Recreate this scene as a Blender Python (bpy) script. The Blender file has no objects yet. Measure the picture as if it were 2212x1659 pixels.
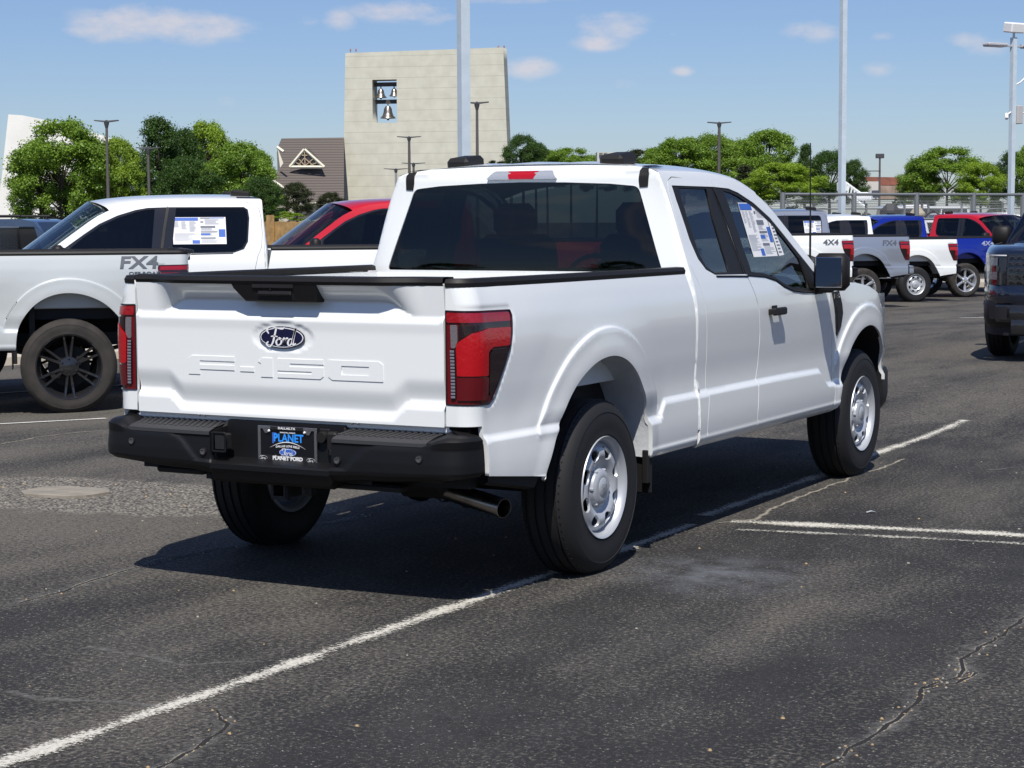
import bpy, bmesh, math, random
import numpy as np
from mathutils import Vector, Matrix
from mathutils.geometry import delaunay_2d_cdt

# ------------------------------------------------------------------ camera, sky, sun, exposure
SC = bpy.context.scene
COL = SC.collection
rad = math.radians
# the world frame is the white truck's own: x to its right, y forward, z up, rear axle at y = 0
CAM = np.array([4.69361, -7.68576, 1.59371]); YAW, PITCH, ROLL, FOC = -0.499546, -0.085446, -0.005107, 4096.63
def cam_axes():
    f = np.array([math.sin(YAW)*math.cos(PITCH), math.cos(YAW)*math.cos(PITCH), math.sin(PITCH)])
    r = np.array([math.cos(YAW), -math.sin(YAW), 0.]); u = np.cross(r, f)
    c, s = math.cos(ROLL), math.sin(ROLL)
    return r*c+u*s, -r*s+u*c, f
cr, cu, cf = cam_axes()
cam = bpy.data.cameras.new('camera'); camo = bpy.data.objects.new('camera', cam); COL.objects.link(camo)
cam.sensor_width = 36; cam.lens = FOC/2212*36; cam.clip_start = .1; cam.clip_end = 3000
camo.matrix_world = Matrix(((cr[0], cu[0], -cf[0], CAM[0]), (cr[1], cu[1], -cf[1], CAM[1]), (cr[2], cu[2], -cf[2], CAM[2]), (0, 0, 0, 1)))
SC.camera = camo
SUN = Vector((.30, -.62, 1.0)).normalized()            # towards the sun
sl = bpy.data.lights.new('sun', 'SUN'); sl.energy = 4.7; sl.angle = rad(.53); sl.color = (1, .955, .89)
so = bpy.data.objects.new('sun', sl); COL.objects.link(so); so.rotation_euler = SUN.to_track_quat('Z', 'Y').to_euler()
so.location = (0, 0, 60)
SC.view_settings.view_transform = 'Standard'; SC.view_settings.look = 'None'; SC.view_settings.exposure = .13; SC.view_settings.gamma = 1
W = bpy.data.worlds.new('World'); SC.world = W; W.use_nodes = True
FWD = np.array([math.sin(YAW), math.cos(YAW), 0.]); RGT = np.array([math.cos(YAW), -math.sin(YAW), 0.])
def gz(p):
    """height of the lot: level round the white truck, falling away gently further off"""
    d = (p[0]-CAM[0])*FWD[0]+(p[1]-CAM[1])*FWD[1]; c = (p[0]-CAM[0])*RGT[0]+(p[1]-CAM[1])*RGT[1]
    t = min(max((d-13.2)/4.3, 0), 1); w = t*t*(3-2*t)
    c = max(-14, min(14, c)); dd = min(max(d-17, -4), 33)
    q = min(max((d-22)/18, 0), 1)
    return w*(-.01+.03*c*(1-q*q*(3-2*q))-.0092*dd)
def cd(c, d, z=None):
    """a spot c metres to the right and d metres ahead of where the photographer stood"""
    p = CAM+RGT*c+FWD*d
    return Vector((p[0], p[1], gz(p) if z is None else z))
def ray(px, py, D):
    """the point D metres ahead that lies in the direction of column px, row py of the 2212-wide photo"""
    p = CAM+D*(cf+cr*(px-1106)/FOC-cu*(py-829.5)/FOC)
    return Vector(p)
def world_sky():
    nt = W.node_tree; N = nt.nodes; L = nt.links; N.clear()
    out = N.new('ShaderNodeOutputWorld'); bg = N.new('ShaderNodeBackground'); sky = N.new('ShaderNodeTexSky')
    sky.sky_type = 'NISHITA'; sky.sun_disc = False
    sky.sun_elevation = math.asin(SUN.z); sky.sun_rotation = math.atan2(SUN.x, SUN.y)
    sky.air_density = 1.0; sky.dust_density = .35; sky.ozone_density = 2.2; sky.altitude = 150
    bg.inputs[1].default_value = .089
    tc = N.new('ShaderNodeTexCoord')
    acc = None
    # clouds: soft clumps at their own bearing and height in the sky, broken up by noise
    noi = N.new('ShaderNodeTexNoise'); noi.inputs['Scale'].default_value = 30; noi.inputs['Detail'].default_value = 7; noi.inputs['Roughness'].default_value = .62
    mp = N.new('ShaderNodeMapping'); mp.inputs['Scale'].default_value = (1, 1, 2.2)
    L.new(tc.outputs['Generated'], mp.inputs[0]); L.new(mp.outputs[0], noi.inputs['Vector'])
    def m(op, a, b=None, clamp=False):
        n = N.new('ShaderNodeMath'); n.operation = op; n.use_clamp = clamp
        for i, v in enumerate((a, b)):
            if v is None: continue
            if isinstance(v, (int, float)): n.inputs[i].default_value = v
            else: L.new(v, n.inputs[i])
        return n.outputs[0]
    def vm(op, a, b):
        n = N.new('ShaderNodeVectorMath'); n.operation = op
        L.new(a, n.inputs[0]); n.inputs[1].default_value = b
        return n
    dirn = vm('NORMALIZE', tc.outputs['Generated'], (0, 0, 0)).outputs[0]
    for px, py, rx, ry, k in CLOUDS:
        rx *= 1.12; ry *= 1.15
        d = (ray(px, py, 1)-Vector(CAM)).normalized()
        r = Vector((d.y, -d.x, 0)).normalized(); u = r.cross(d)
        a = m('DIVIDE', vm('DOT_PRODUCT', dirn, r).outputs['Value'], rx/FOC); b = m('DIVIDE', vm('DOT_PRODUCT', dirn, u).outputs['Value'], ry/FOC)
        front = m('GREATER_THAN', vm('DOT_PRODUCT', dirn, d).outputs['Value'], 0)
        q = m('ADD', m('MULTIPLY', a, a), m('MULTIPLY', b, b))
        g = m('MULTIPLY', m('MULTIPLY', m('SUBTRACT', 1, m('MULTIPLY', q, .5), True), k), front)
        acc = g if acc is None else m('MAXIMUM', acc, g)
    # scattered clouds over the rest of the sky (seen in the glass)
    noi2 = N.new('ShaderNodeTexNoise'); noi2.inputs['Scale'].default_value = 5; noi2.inputs['Detail'].default_value = 8; noi2.inputs['Roughness'].default_value = .55
    L.new(mp.outputs[0], noi2.inputs['Vector'])
    back = m('LESS_THAN', vm('DOT_PRODUCT', dirn, tuple(cf)).outputs['Value'], .82)
    c2 = m('MULTIPLY', m('MULTIPLY', m('SUBTRACT', noi2.outputs[0], .56, True), 9, True), back)
    shape = m('MULTIPLY', m('SUBTRACT', m('ADD', acc, m('MULTIPLY', m('SUBTRACT', noi.outputs[0], .5), 2.6)), .26), 1.15, True)
    shape = m('MULTIPLY', shape, m('MULTIPLY', acc, 1.5, True))
    cm = m('MAXIMUM', shape, m('MULTIPLY', c2, .8))
    cm = m('MULTIPLY', cm, .70)
    mix = N.new('ShaderNodeMix'); mix.data_type = 'RGBA'
    gain = N.new('ShaderNodeMix'); gain.data_type = 'RGBA'; gain.blend_type = 'MULTIPLY'; gain.inputs[0].default_value = 1
    L.new(sky.outputs[0], gain.inputs[6]); gain.inputs[7].default_value = SKY_TINT
    L.new(cm, mix.inputs[0]); L.new(gain.outputs[2], mix.inputs[6]); mix.inputs[7].default_value = (7.6, 7.1, 7.3, 1)
    L.new(mix.outputs[2], bg.inputs[0]); L.new(bg.outputs[0], out.inputs[0])
SKY_TINT = (.71, .79, 1.02, 1)
CLOUDS = [(320, 50, 130, 32, 1.0), (215, 68, 60, 18, .8), (440, 62, 90, 28, .9), (735, 42, 32, 18, .8), (865, 22, 100, 22, .9), (940, 35, 50, 18, .7),
          (1145, 150, 50, 20, .95), (1330, 55, 70, 28, .9), (1300, 92, 50, 16, .9), (1440, 72, 26, 12, .6), (1350, 182, 28, 10, .6), (1475, 155, 22, 10, .8),
          (1755, 68, 55, 20, .8), (1900, 78, 22, 8, .45), (2095, 88, 36, 16, .75), (2130, 105, 50, 16, .6), (1895, 150, 30, 12, .55), (485, 215, 22, 14, .55), (670, 45, 18, 9, .5), (1080, 0, 120, 9, .6)]
world_sky()

# ------------------------------------------------------------------ materials
MATS = {}
def mat(name, col=(.5, .5, .5), rough=.5, metal=0, coat=0, spec=.5, bump=None, var=None, trans=0, emit=None, alpha=1):
    if name in MATS: return MATS[name]
    m = bpy.data.materials.new(name); m.use_nodes = True; nt = m.node_tree; b = nt.nodes['Principled BSDF']
    b.inputs['Base Color'].default_value = (*col, 1); b.inputs['Roughness'].default_value = rough
    b.inputs['Metallic'].default_value = metal; b.inputs['Coat Weight'].default_value = coat; b.inputs['Coat Roughness'].default_value = .02
    b.inputs['Specular IOR Level'].default_value = spec
    if trans: b.inputs['Transmission Weight'].default_value = trans
    if bump or var:
        tc = nt.nodes.new('ShaderNodeTexCoord')
    if var:      # (scale, amount)  mottles the colour
        n = nt.nodes.new('ShaderNodeTexNoise'); n.inputs['Scale'].default_value = var[0]; n.inputs['Detail'].default_value = 6
        nt.links.new(tc.outputs['Object'], n.inputs['Vector'])
        r = nt.nodes.new('ShaderNodeValToRGB'); e = r.color_ramp.elements
        e[0].position = .3; e[1].position = .7
        e[0].color = (*[c*(1-var[1]) for c in col], 1); e[1].color = (*[min(1, c*(1+var[1])) for c in col], 1)
        nt.links.new(n.outputs[0], r.inputs[0]); nt.links.new(r.outputs[0], b.inputs['Base Color'])
    if bump:     # (scale, strength, distance)
        n = nt.nodes.new('ShaderNodeTexNoise'); n.inputs['Scale'].default_value = bump[0]; n.inputs['Detail'].default_value = 4
        nt.links.new(tc.outputs['Object'], n.inputs['Vector'])
        bp = nt.nodes.new('ShaderNodeBump'); bp.inputs['Strength'].default_value = bump[1]; bp.inputs['Distance'].default_value = bump[2]
        nt.links.new(n.outputs[0], bp.inputs['Height']); nt.links.new(bp.outputs[0], b.inputs['Normal'])
    MATS[name] = m
    return m
def paint(name, col, metal=0, rough=.3):
    m = mat(name, col, rough, metal, 1.0)
    nt = m.node_tree; b = nt.nodes['Principled BSDF']
    if 'orange_peel' not in nt.nodes:
        tc = nt.nodes.new('ShaderNodeTexCoord'); n = nt.nodes.new('ShaderNodeTexNoise'); n.name = 'orange_peel'
        n.inputs['Scale'].default_value = 3.5; n.inputs['Detail'].default_value = 2
        bp = nt.nodes.new('ShaderNodeBump'); bp.inputs['Strength'].default_value = .12; bp.inputs['Distance'].default_value = .01
        nt.links.new(tc.outputs['Object'], n.inputs['Vector']); nt.links.new(n.outputs[0], bp.inputs['Height'])
        nt.links.new(bp.outputs[0], b.inputs['Coat Normal'])
    return m
def glass(name, tint, refl=1.0):
    if name in MATS: return MATS[name]
    m = bpy.data.materials.new(name); m.use_nodes = True; nt = m.node_tree; N = nt.nodes; L = nt.links; N.clear()
    o = N.new('ShaderNodeOutputMaterial'); t = N.new('ShaderNodeBsdfTransparent'); t.inputs[0].default_value = (*tint, 1)
    g = N.new('ShaderNodeBsdfGlossy'); g.inputs['Roughness'].default_value = .0; g.inputs[0].default_value = (refl, refl, refl, 1)
    f = N.new('ShaderNodeFresnel'); ge = N.new('ShaderNodeNewGeometry'); mr = N.new('ShaderNodeMapRange'); mr.inputs[3].default_value = 1.5; mr.inputs[4].default_value = 1.5 ; L.new(ge.outputs['Backfacing'], mr.inputs[0]); mr.inputs[4].default_value = 1/1.5; L.new(mr.outputs[0], f.inputs[0]); mx = N.new('ShaderNodeMixShader')
    L.new(f.outputs[0], mx.inputs[0]); L.new(t.outputs[0], mx.inputs[1]); L.new(g.outputs[0], mx.inputs[2]); L.new(mx.outputs[0], o.inputs[0])
    MATS[name] = m
    return m
WHITE = paint('white_paint', (.80, .82, .81), rough=.3)
BLACK = mat('black_trim', (.011, .010, .010), .55, 0, 0, .35, bump=(900, .15, .001))
BLACKG = mat('gloss_black', (.016, .016, .018), .14, coat=.6)
BUMP = mat('bumper_plastic', (.006, .006, .007), .48, 0, 0, .28, bump=(700, .25, .001))
PAD = mat('step_pad_plastic', (.028, .028, .030), .6, bump=(500, .4, .001))
RUB = mat('tyre_rubber', (.010, .010, .011), .7, bump=(160, .2, .002))
RUBD = mat('dusty_tyre_rubber', (.030, .026, .023), .85, bump=(120, .3, .003), var=(9, .35))
STEEL = mat('silver_wheel_paint', (.50, .52, .545), .42, .35, coat=.25)
DARK = mat('underbody_black', (.008, .008, .009), .7)
UNDER = mat('underbody_steel', (.03, .03, .032), .5, .5)
CHROME = mat('chrome', (.75, .76, .78), .12, 1)
PIPE = mat('exhaust_steel', (.30, .28, .26), .28, 1, var=(14, .35))
SEAT = mat('seat_cloth', (.20, .205, .21), .85)
DASH = mat('dashboard_plastic', (.03, .03, .032), .6)
GLS = glass('tinted_glass', (.15, .175, .18))
GLD = glass('dark_privacy_glass', (.075, .085, .088))
GLF = glass('windscreen_glass', (.55, .62, .60))
REDL = mat('red_lens', (.12, .002, .006), .10, coat=.7)
REDB = mat('bright_red_lens', (.40, .003, .008), .12, coat=.7, bump=(60, .35, .004))
SMOKE = mat('smoked_lens', (.014, .006, .008), .10, coat=.6)
CLEAR = mat('clear_lens', (.50, .52, .55), .08, .4, coat=.6, bump=(130, .5, .004))
MIRR = mat('mirror_glass', (.8, .82, .85), .02, 1)
WPRINT = mat('white_print', (.80, .80, .80), .5)
BPRINT = mat('blue_print', (.04, .13, .50), .45)
KPRINT = mat('grey_print', (.16, .17, .20), .5)

# ------------------------------------------------------------------ shape helpers
def table(pts, n=1500):
    p = sorted(pts); xs = np.array([a for a, b in p], float); ys = np.array([b for a, b in p], float)
    h = np.diff(xs); d = np.diff(ys)/h; m = np.zeros(len(xs)); m[0] = d[0]; m[-1] = d[-1]
    for i in range(1, len(xs)-1):
        if d[i-1]*d[i] > 0:
            w1 = 2*h[i]+h[i-1]; w2 = h[i]+2*h[i-1]; m[i] = (w1+w2)/(w1/d[i-1]+w2/d[i])
    Xx = np.linspace(xs[0], xs[-1], n); k = np.clip(np.searchsorted(xs, Xx, side='right')-1, 0, len(h)-1)
    t = (Xx-xs[k])/h[k]
    Y = (2*t**3-3*t*t+1)*ys[k]+(t**3-2*t*t+t)*h[k]*m[k]+(-2*t**3+3*t*t)*ys[k+1]+(t**3-t*t)*h[k]*m[k+1]
    return lambda q: np.interp(q, Xx, Y)
def sst(a, b, x):
    t = np.clip((np.asarray(x, float)-a)/(b-a), 0, 1); return t*t*(3-2*t)
def segdist(px, py, poly):
    d = np.full(np.shape(px), 9.)
    for (ax, ay), (bx, by) in zip(poly[:-1], poly[1:]):
        vx, vy = bx-ax, by-ay; t = np.clip(((px-ax)*vx+(py-ay)*vy)/(vx*vx+vy*vy+1e-12), 0, 1)
        d = np.minimum(d, np.hypot(px-ax-t*vx, py-ay-t*vy))
    return d
def spline(pts, n=8, closed=False):
    P = [np.array(p, float) for p in pts]; out = []; N = len(P); R = N if closed else N-1
    for i in range(R):
        p1, p2 = P[i], P[(i+1) % N]; p0 = P[i-1] if (i > 0 or closed) else 2*p1-p2; p3 = P[(i+2) % N] if (i+2 < N or closed) else 2*p2-p1
        for k in range(n):
            t = k/n; out.append(tuple(.5*((2*p1)+(-p0+p2)*t+(2*p0-5*p1+4*p2-p3)*t*t+(-p0+3*p1-3*p2+p3)*t**3)))
    if not closed: out.append(tuple(P[-1]))
    return out
def rnd(poly, r, n=4):
    """round the corners of a polygon"""
    out = []; N = len(poly)
    for i in range(N):
        a, b, c = (np.array(poly[i-1], float), np.array(poly[i], float), np.array(poly[(i+1) % N], float))
        rr = r[i] if isinstance(r, (list, tuple)) else r
        la, lc = np.linalg.norm(a-b), np.linalg.norm(c-b); q = min(rr, la*.45, lc*.45)
        if q < 1e-4: out.append(tuple(b)); continue
        p0 = b+(a-b)/la*q; p2 = b+(c-b)/lc*q
        for k in range(n+1):
            t = k/n; out.append(tuple((1-t)**2*p0+2*t*(1-t)*b+t*t*p2))
    return out
def circle(cx, cy, r, n=32, ry=None, ph=0):
    return [(cx+r*math.cos(ph+2*math.pi*i/n), cy+(ry or r)*math.sin(ph+2*math.pi*i/n)) for i in range(n)]
def inside(px, py, poly):
    r = np.zeros(np.shape(px), bool); n = len(poly)
    for i in range(n):
        x1, y1 = poly[i]; x2, y2 = poly[(i+1) % n]
        if y1 == y2: continue
        c = ((y1 > py) != (y2 > py)) & (px < (x2-x1)*(py-y1)/(y2-y1)+x1); r ^= c
    return r
def dens(poly, step):
    out = []
    for i in range(len(poly)):
        a = np.array(poly[i], float); b = np.array(poly[(i+1) % len(poly)], float); n = max(1, int(np.linalg.norm(b-a)/step+.5))
        out += [tuple(a+(b-a)*k/n) for k in range(n)]
    return out
def setp(o, parent=None, label=None, cat=None, group=None, kind=None):
    if parent is not None: o.parent = parent
    if label: o['label'] = label
    if cat: o['category'] = cat
    if group: o['group'] = group
    if kind: o['kind'] = kind
    return o
def link(name, me, mats, parent=None):
    o = bpy.data.objects.new(name, me); COL.objects.link(o)
    if not isinstance(mats, (list, tuple)): mats = [mats]
    if not me.materials:
        for m in mats: me.materials.append(m)
    for i, m in enumerate(mats):
        o.material_slots[i].link = 'OBJECT'; o.material_slots[i].material = m
    if parent is not None: o.parent = parent
    return o
def empty(name, loc=(0, 0, 0), rz=0, **k):
    o = bpy.data.objects.new(name, None); COL.objects.link(o); o.location = loc; o.rotation_euler = (0, 0, rz); o.empty_display_size = .3
    return setp(o, **k)
def panel_mesh(outline, fmap, out, step=.03, holes=(), flange=.018, lines=(), thick=None):
    st = step
    loops = [dens(outline, st)]+[dens(h, st) for h in holes]
    xs = [p[0] for p in outline]; ys = [p[1] for p in outline]
    gx = np.arange(min(xs)+st*.5, max(xs), st); gy = np.arange(min(ys)+st*.5, max(ys), st)
    GX, GY = np.meshgrid(gx, gy); GX = GX.ravel(); GY = GY.ravel()
    ok = inside(GX, GY, outline)
    for h in holes: ok &= ~inside(GX, GY, h)
    GX, GY = GX[ok], GY[ok]
    d = np.full(GX.shape, 9.)
    lins = [dens(l, st)[:-1] if False else l for l in lines]
    for l in loops: d = np.minimum(d, segdist(GX, GY, l+[l[0]]))
    for l in lins: d = np.minimum(d, segdist(GX, GY, l))
    ok = d > st*.42; GX, GY = GX[ok], GY[ok]
    V = []; E = []; nb = []
    for l in loops:
        s = len(V); V += l; nb.append((s, len(l))); E += [(s+i, s+(i+1) % len(l)) for i in range(len(l))]
    for l in lins:
        l2 = []
        for a, b in zip(l[:-1], l[1:]):
            n = max(1, int(math.dist(a, b)/st+.5)); l2 += [(a[0]+(b[0]-a[0])*k/n, a[1]+(b[1]-a[1])*k/n) for k in range(n)]
        l2.append(l[-1]); s = len(V); V += l2; E += [(s+i, s+i+1) for i in range(len(l2)-1)]
    V += list(zip(GX.tolist(), GY.tolist()))
    r = delaunay_2d_cdt([Vector(v) for v in V], E, [], 0, 1e-6)
    v2 = np.array([(v.x, v.y) for v in r[0]]); F = np.array([f for f in r[2] if len(f) == 3])
    cen = v2[F].mean(axis=1); ok = inside(cen[:, 0], cen[:, 1], outline)
    for h in holes: ok &= ~inside(cen[:, 0], cen[:, 1], h)
    F = F[ok]
    orig = {}
    for i, lst in enumerate(r[3]):
        for j in lst: orig[j] = i
    P = fmap(v2[:, 0], v2[:, 1]); e = 1.5e-3
    N = np.cross(fmap(v2[:, 0]+e, v2[:, 1])-fmap(v2[:, 0]-e, v2[:, 1]), fmap(v2[:, 0], v2[:, 1]+e)-fmap(v2[:, 0], v2[:, 1]-e))
    N /= np.linalg.norm(N, axis=1)[:, None]+1e-12
    N[(N@np.array(out, float)) < 0] *= -1
    a, b, c = P[F[:, 0]], P[F[:, 1]], P[F[:, 2]]
    fl = (np.cross(b-a, c-a)*N[F].mean(axis=1)).sum(axis=1) < 0
    F[fl] = F[fl][:, ::-1]
    verts = P.tolist(); nor = N.tolist(); faces = F.tolist()
    if flange:
        for s, n in nb:
            idx = [orig.get(s+i, None) for i in range(n)]
            idx = [i for i in idx if i is not None]; m = len(idx); b0 = len(verts)
            for i in idx: verts.append(P[i].tolist()); nor.append((0, 0, 0))
            for i in idx: verts.append((P[i]-N[i]*flange).tolist()); nor.append((0, 0, 0))
            for k in range(m):
                faces.append((b0+k, b0+(k+1) % m, b0+m+(k+1) % m, b0+m+k))
    me = bpy.data.meshes.new('panel'); me.from_pydata(verts, [], faces); me.update()
    me.polygons.foreach_set('use_smooth', [True]*len(me.polygons))
    me.normals_split_custom_set_from_vertices(nor)
    return me
CACHE = {}
def panel(name, key, outline, fmap, out, mt, parent, **k):
    me = CACHE.get(key) if key else None
    if me is None:
        me = panel_mesh(outline, fmap, out, **k)
        if key: CACHE[key] = me
    return link(name, me, mt, parent)
class G:
    """collects simple solids into one mesh"""
    def __init__(s): s.v = []; s.f = []; s.m = []; s.mi = 0
    def add(s, vs, fs):
        b = len(s.v); s.v += [tuple(v) for v in vs]; s.f += [tuple(b+i for i in f) for f in fs]; s.m += [s.mi]*len(fs); return s
    def box(s, c, d, rz=0, bev=0, R=None):
        x, y, z = (q/2 for q in d)
        if bev:
            b = min(bev, x*.9, y*.9, z*.9); vs = []
            for sx in (-1, 1):
                for sy in (-1, 1):
                    for sz in (-1, 1):
                        vs += [(sx*x, sy*(y-b), sz*(z-b)), (sx*(x-b), sy*y, sz*(z-b)), (sx*(x-b), sy*(y-b), sz*z)]
            def I(a, b_, c_, k): return (a*4+b_*2+c_)*3+k
            fs = [[I(a, 0, 0, 0), I(a, 1, 0, 0), I(a, 1, 1, 0), I(a, 0, 1, 0)] for a in (0, 1)]
            fs += [[I(0, a, 0, 1), I(1, a, 0, 1), I(1, a, 1, 1), I(0, a, 1, 1)] for a in (0, 1)]
            fs += [[I(0, 0, a, 2), I(1, 0, a, 2), I(1, 1, a, 2), I(0, 1, a, 2)] for a in (0, 1)]
            for a in (0, 1):
                for b_ in (0, 1):
                    fs += [[I(a, b_, 0, 0), I(a, b_, 1, 0), I(a, b_, 1, 1), I(a, b_, 0, 1)], [I(a, 0, b_, 0), I(a, 1, b_, 0), I(a, 1, b_, 2), I(a, 0, b_, 2)], [I(0, a, b_, 1), I(1, a, b_, 1), I(1, a, b_, 2), I(0, a, b_, 2)]]
                    for c_ in (0, 1): fs.append([I(a, b_, c_, 0), I(a, b_, c_, 1), I(a, b_, c_, 2)])
        else:
            vs = [(sx*x, sy*y, sz*z) for sx in (-1, 1) for sy in (-1, 1) for sz in (-1, 1)]
            fs = [(0, 1, 3, 2), (4, 6, 7, 5), (0, 4, 5, 1), (2, 3, 7, 6), (0, 2, 6, 4), (1, 5, 7, 3)]
        M = R if R is not None else Matrix.Rotation(rz, 3, 'Z')
        return s.add([M @ Vector(v)+Vector(c) for v in vs], fs)
    def tube(s, pts, r, n=10, cap=True):
        P = [Vector(p) for p in pts]; rs = r if isinstance(r, (list, tuple)) else [r]*len(P); vs = []; up = None
        for i, p in enumerate(P):
            d = (P[min(i+1, len(P)-1)]-P[max(i-1, 0)]).normalized()
            if up is None: up = Vector((0, 0, 1)) if abs(d.z) < .9 else Vector((1, 0, 0))
            a = d.cross(up).normalized(); b = a.cross(d).normalized(); up = b
            vs += [p+(a*math.cos(2*math.pi*k/n)+b*math.sin(2*math.pi*k/n))*rs[i] for k in range(n)]
        fs = [(i*n+k, i*n+(k+1) % n, (i+1)*n+(k+1) % n, (i+1)*n+k) for i in range(len(P)-1) for k in range(n)]
        if cap: fs += [tuple(range(n-1, -1, -1)), tuple(range((len(P)-1)*n, len(P)*n))]
        return s.add(vs, fs)
    def lathe(s, prof, n=32, c=(0, 0, 0), axis='Z', M=None):
        """prof: (radius, along)"""
        vs = []
        for r, h in prof:
            for k in range(n):
                a = 2*math.pi*k/n; p = (r*math.cos(a), r*math.sin(a), h)
                if axis == 'X': p = (h, r*math.cos(a), r*math.sin(a))
                elif axis == 'Y': p = (r*math.cos(a), h, r*math.sin(a))
                p = Vector(p)
                if M is not None: p = M @ p
                vs.append(p+Vector(c))
        fs = [(i*n+k, i*n+(k+1) % n, (i+1)*n+(k+1) % n, (i+1)*n+k) for i in range(len(prof)-1) for k in range(n)]
        return s.add(vs, fs)
    def prism(s, poly, h0, h1, M=None, ch=0):
        """polygon in (a,b) pushed from h0 to h1 along c; ch chamfers the far rim"""
        poly = list(poly); n = len(poly)
        if sum(poly[i][0]*poly[(i+1) % n][1]-poly[(i+1) % n][0]*poly[i][1] for i in range(n)) < 0: poly = poly[::-1]
        A = [(a, b, h0) for a, b in poly]
        def ins(d):
            o = []
            for i in range(n):
                p, q, r_ = (np.array(poly[i-1]), np.array(poly[i]), np.array(poly[(i+1) % n]))
                e1 = (q-p)/(np.linalg.norm(q-p)+1e-9); e2 = (r_-q)/(np.linalg.norm(r_-q)+1e-9)
                nn = np.array((-e1[1]-e2[1], e1[0]+e2[0])); l = np.linalg.norm(nn)
                nn = nn/l if l > 1e-6 else nn; k = max(.4, nn @ np.array((-e1[1], e1[0])))
                o.append(tuple(q+nn*d/k))
            return o
        if ch:
            sg = 1 if h1 > h0 else -1
            B = [(a, b, h1-sg*ch) for a, b in poly]; C = [(a, b, h1) for a, b in ins(ch)]; rings = [A, B, C]
        else: rings = [A, [(a, b, h1) for a, b in poly]]
        vs = sum(rings, []); fs = []
        for k in range(len(rings)-1):
            fs += [(k*n+i, k*n+(i+1) % n, (k+1)*n+(i+1) % n, (k+1)*n+i) for i in range(n)]
        fs += [tuple(range(n-1, -1, -1)), tuple(range((len(rings)-1)*n, len(rings)*n))]
        if M is not None: vs = [M @ Vector(v) for v in vs]
        return s.add(vs, fs)
    def grid(s, F, us, vs, close=False):
        P = [F(u, v) for u in us for v in vs]; n = len(vs)
        fs = [(i*n+j, i*n+j+1, (i+1)*n+j+1, (i+1)*n+j) for i in range(len(us)-1) for j in range(n-1)]
        return s.add(P, fs)
    def mesh(s, ang=35, fix=True):
        me = bpy.data.meshes.new('m'); me.from_pydata(s.v, [], s.f); me.update()
        if any(s.m): me.polygons.foreach_set('material_index', s.m)
        if fix:
            bm = bmesh.new(); bm.from_mesh(me); bmesh.ops.recalc_face_normals(bm, faces=bm.faces); bm.to_mesh(me); bm.free()
        if ang:
            me.polygons.foreach_set('use_smooth', [True]*len(me.polygons)); me.set_sharp_from_angle(angle=rad(ang))
        return me
    def obj(s, name, mt, parent=None, ang=35, key=None, fix=True, **kw):
        me = s.mesh(ang, fix)
        if isinstance(mt, (list, tuple)):
            for m in mt: me.materials.append(m)
        return setp(link(name, me, mt, parent), **kw)
def font_poly(body, size=1, shear=0, extrude=.001, bold=0, space=1, res=3):
    """the letters as a mesh in the xy plane, facing +z"""
    cu_ = bpy.data.curves.new('t', 'FONT'); cu_.body = body; cu_.size = size; cu_.shear = shear; cu_.extrude = extrude; cu_.offset = bold
    cu_.space_character = space; cu_.align_x = 'CENTER'; cu_.align_y = 'CENTER'; cu_.resolution_u = res
    o = bpy.data.objects.new('t', cu_); COL.objects.link(o); bpy.context.view_layer.update()
    me = bpy.data.meshes.new_from_object(o.evaluated_get(bpy.context.evaluated_depsgraph_get()))
    vs = [tuple(v.co) for v in me.vertices]; fs = [tuple(p.vertices) for p in me.polygons]
    bpy.data.objects.remove(o); bpy.data.curves.remove(cu_); bpy.data.meshes.remove(me)
    return vs, fs
def letters(g, body, M, size, sx=1, **k):
    vs, fs = font_poly(body, size, **k); fn = M if callable(M) else (lambda v: M @ v)
    g.add([fn(Vector((v[0]*sx, v[1], v[2]))) for v in vs], fs)
# ------------------------------------------------------------------ body surfaces of a full-size pickup
PROF = table([(.40, .90), (.44, .942), (.48, .966), (.52, .976), (.60, .980), (.72, .975), (.80, .972), (.95, .980), (1.08, .984), (1.18, .978), (1.27, .960), (1.345, .938), (1.45, .903), (1.60, .856), (1.72, .815), (1.80, .783), (1.84, .762), (1.90, .70)])
ZC = table([(-1.4, .735), (-.30, .735), (.2, .70), (.46, .668), (.56, .672), (.65, .748), (2.84, .737), (3.0, .645), (3.3, .64), (5, .64)])
PLAN = table([(-1.3, -.050), (-1.02, -.044), (-.85, -.030), (-.6, -.012), (-.3, -.002), (0, .0), (3.5, 0), (3.9, -.006), (4.2, -.04), (4.45, -.12), (4.65, -.24)])
ARCH_R = spline([(.468, .40), (.466, .50), (.455, .61), (.430, .70), (.370, .80), (.285, .89), (.175, .955), (.05, .987), (-.08, .985), (-.20, .955), (-.32, .895), (-.42, .805), (-.496, .698), (-.555, .60), (-.60, .52), (-.64, .40)], 4)
ARCH_F = spline([(3.16, .40), (3.185, .50), (3.225, .62), (3.28, .72), (3.36, .81), (3.46, .88), (3.57, .925), (3.69, .942), (3.81, .93), (3.93, .885), (4.03, .81), (4.09, .72), (4.12, .62), (4.13, .50), (4.13, .40)], 4)
def X(y, z):
    y = np.asarray(y, float); z = np.asarray(z, float); x = PROF(z)+PLAN(y); zc = ZC(y)
    x = x+.019*(1-sst(zc-.038, zc, z))*sst(.40, .50, z)+.005*(1-sst(.505, .525, z))*sst(.46, .50, z)
    for A in (ARCH_R, ARCH_F):
        near = ((y > -1.3) & (y < 1.3)) if A is ARCH_R else (y > 2.3)
        d = segdist(y, z, A); fade = sst(.66, .80, z)
        x = x+near*(.017*(1-sst(.123, .139, d))*fade+.010*(1-sst(.02, .30, d))*fade+.006*(1-sst(.0, .1, d)))
    return x
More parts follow.
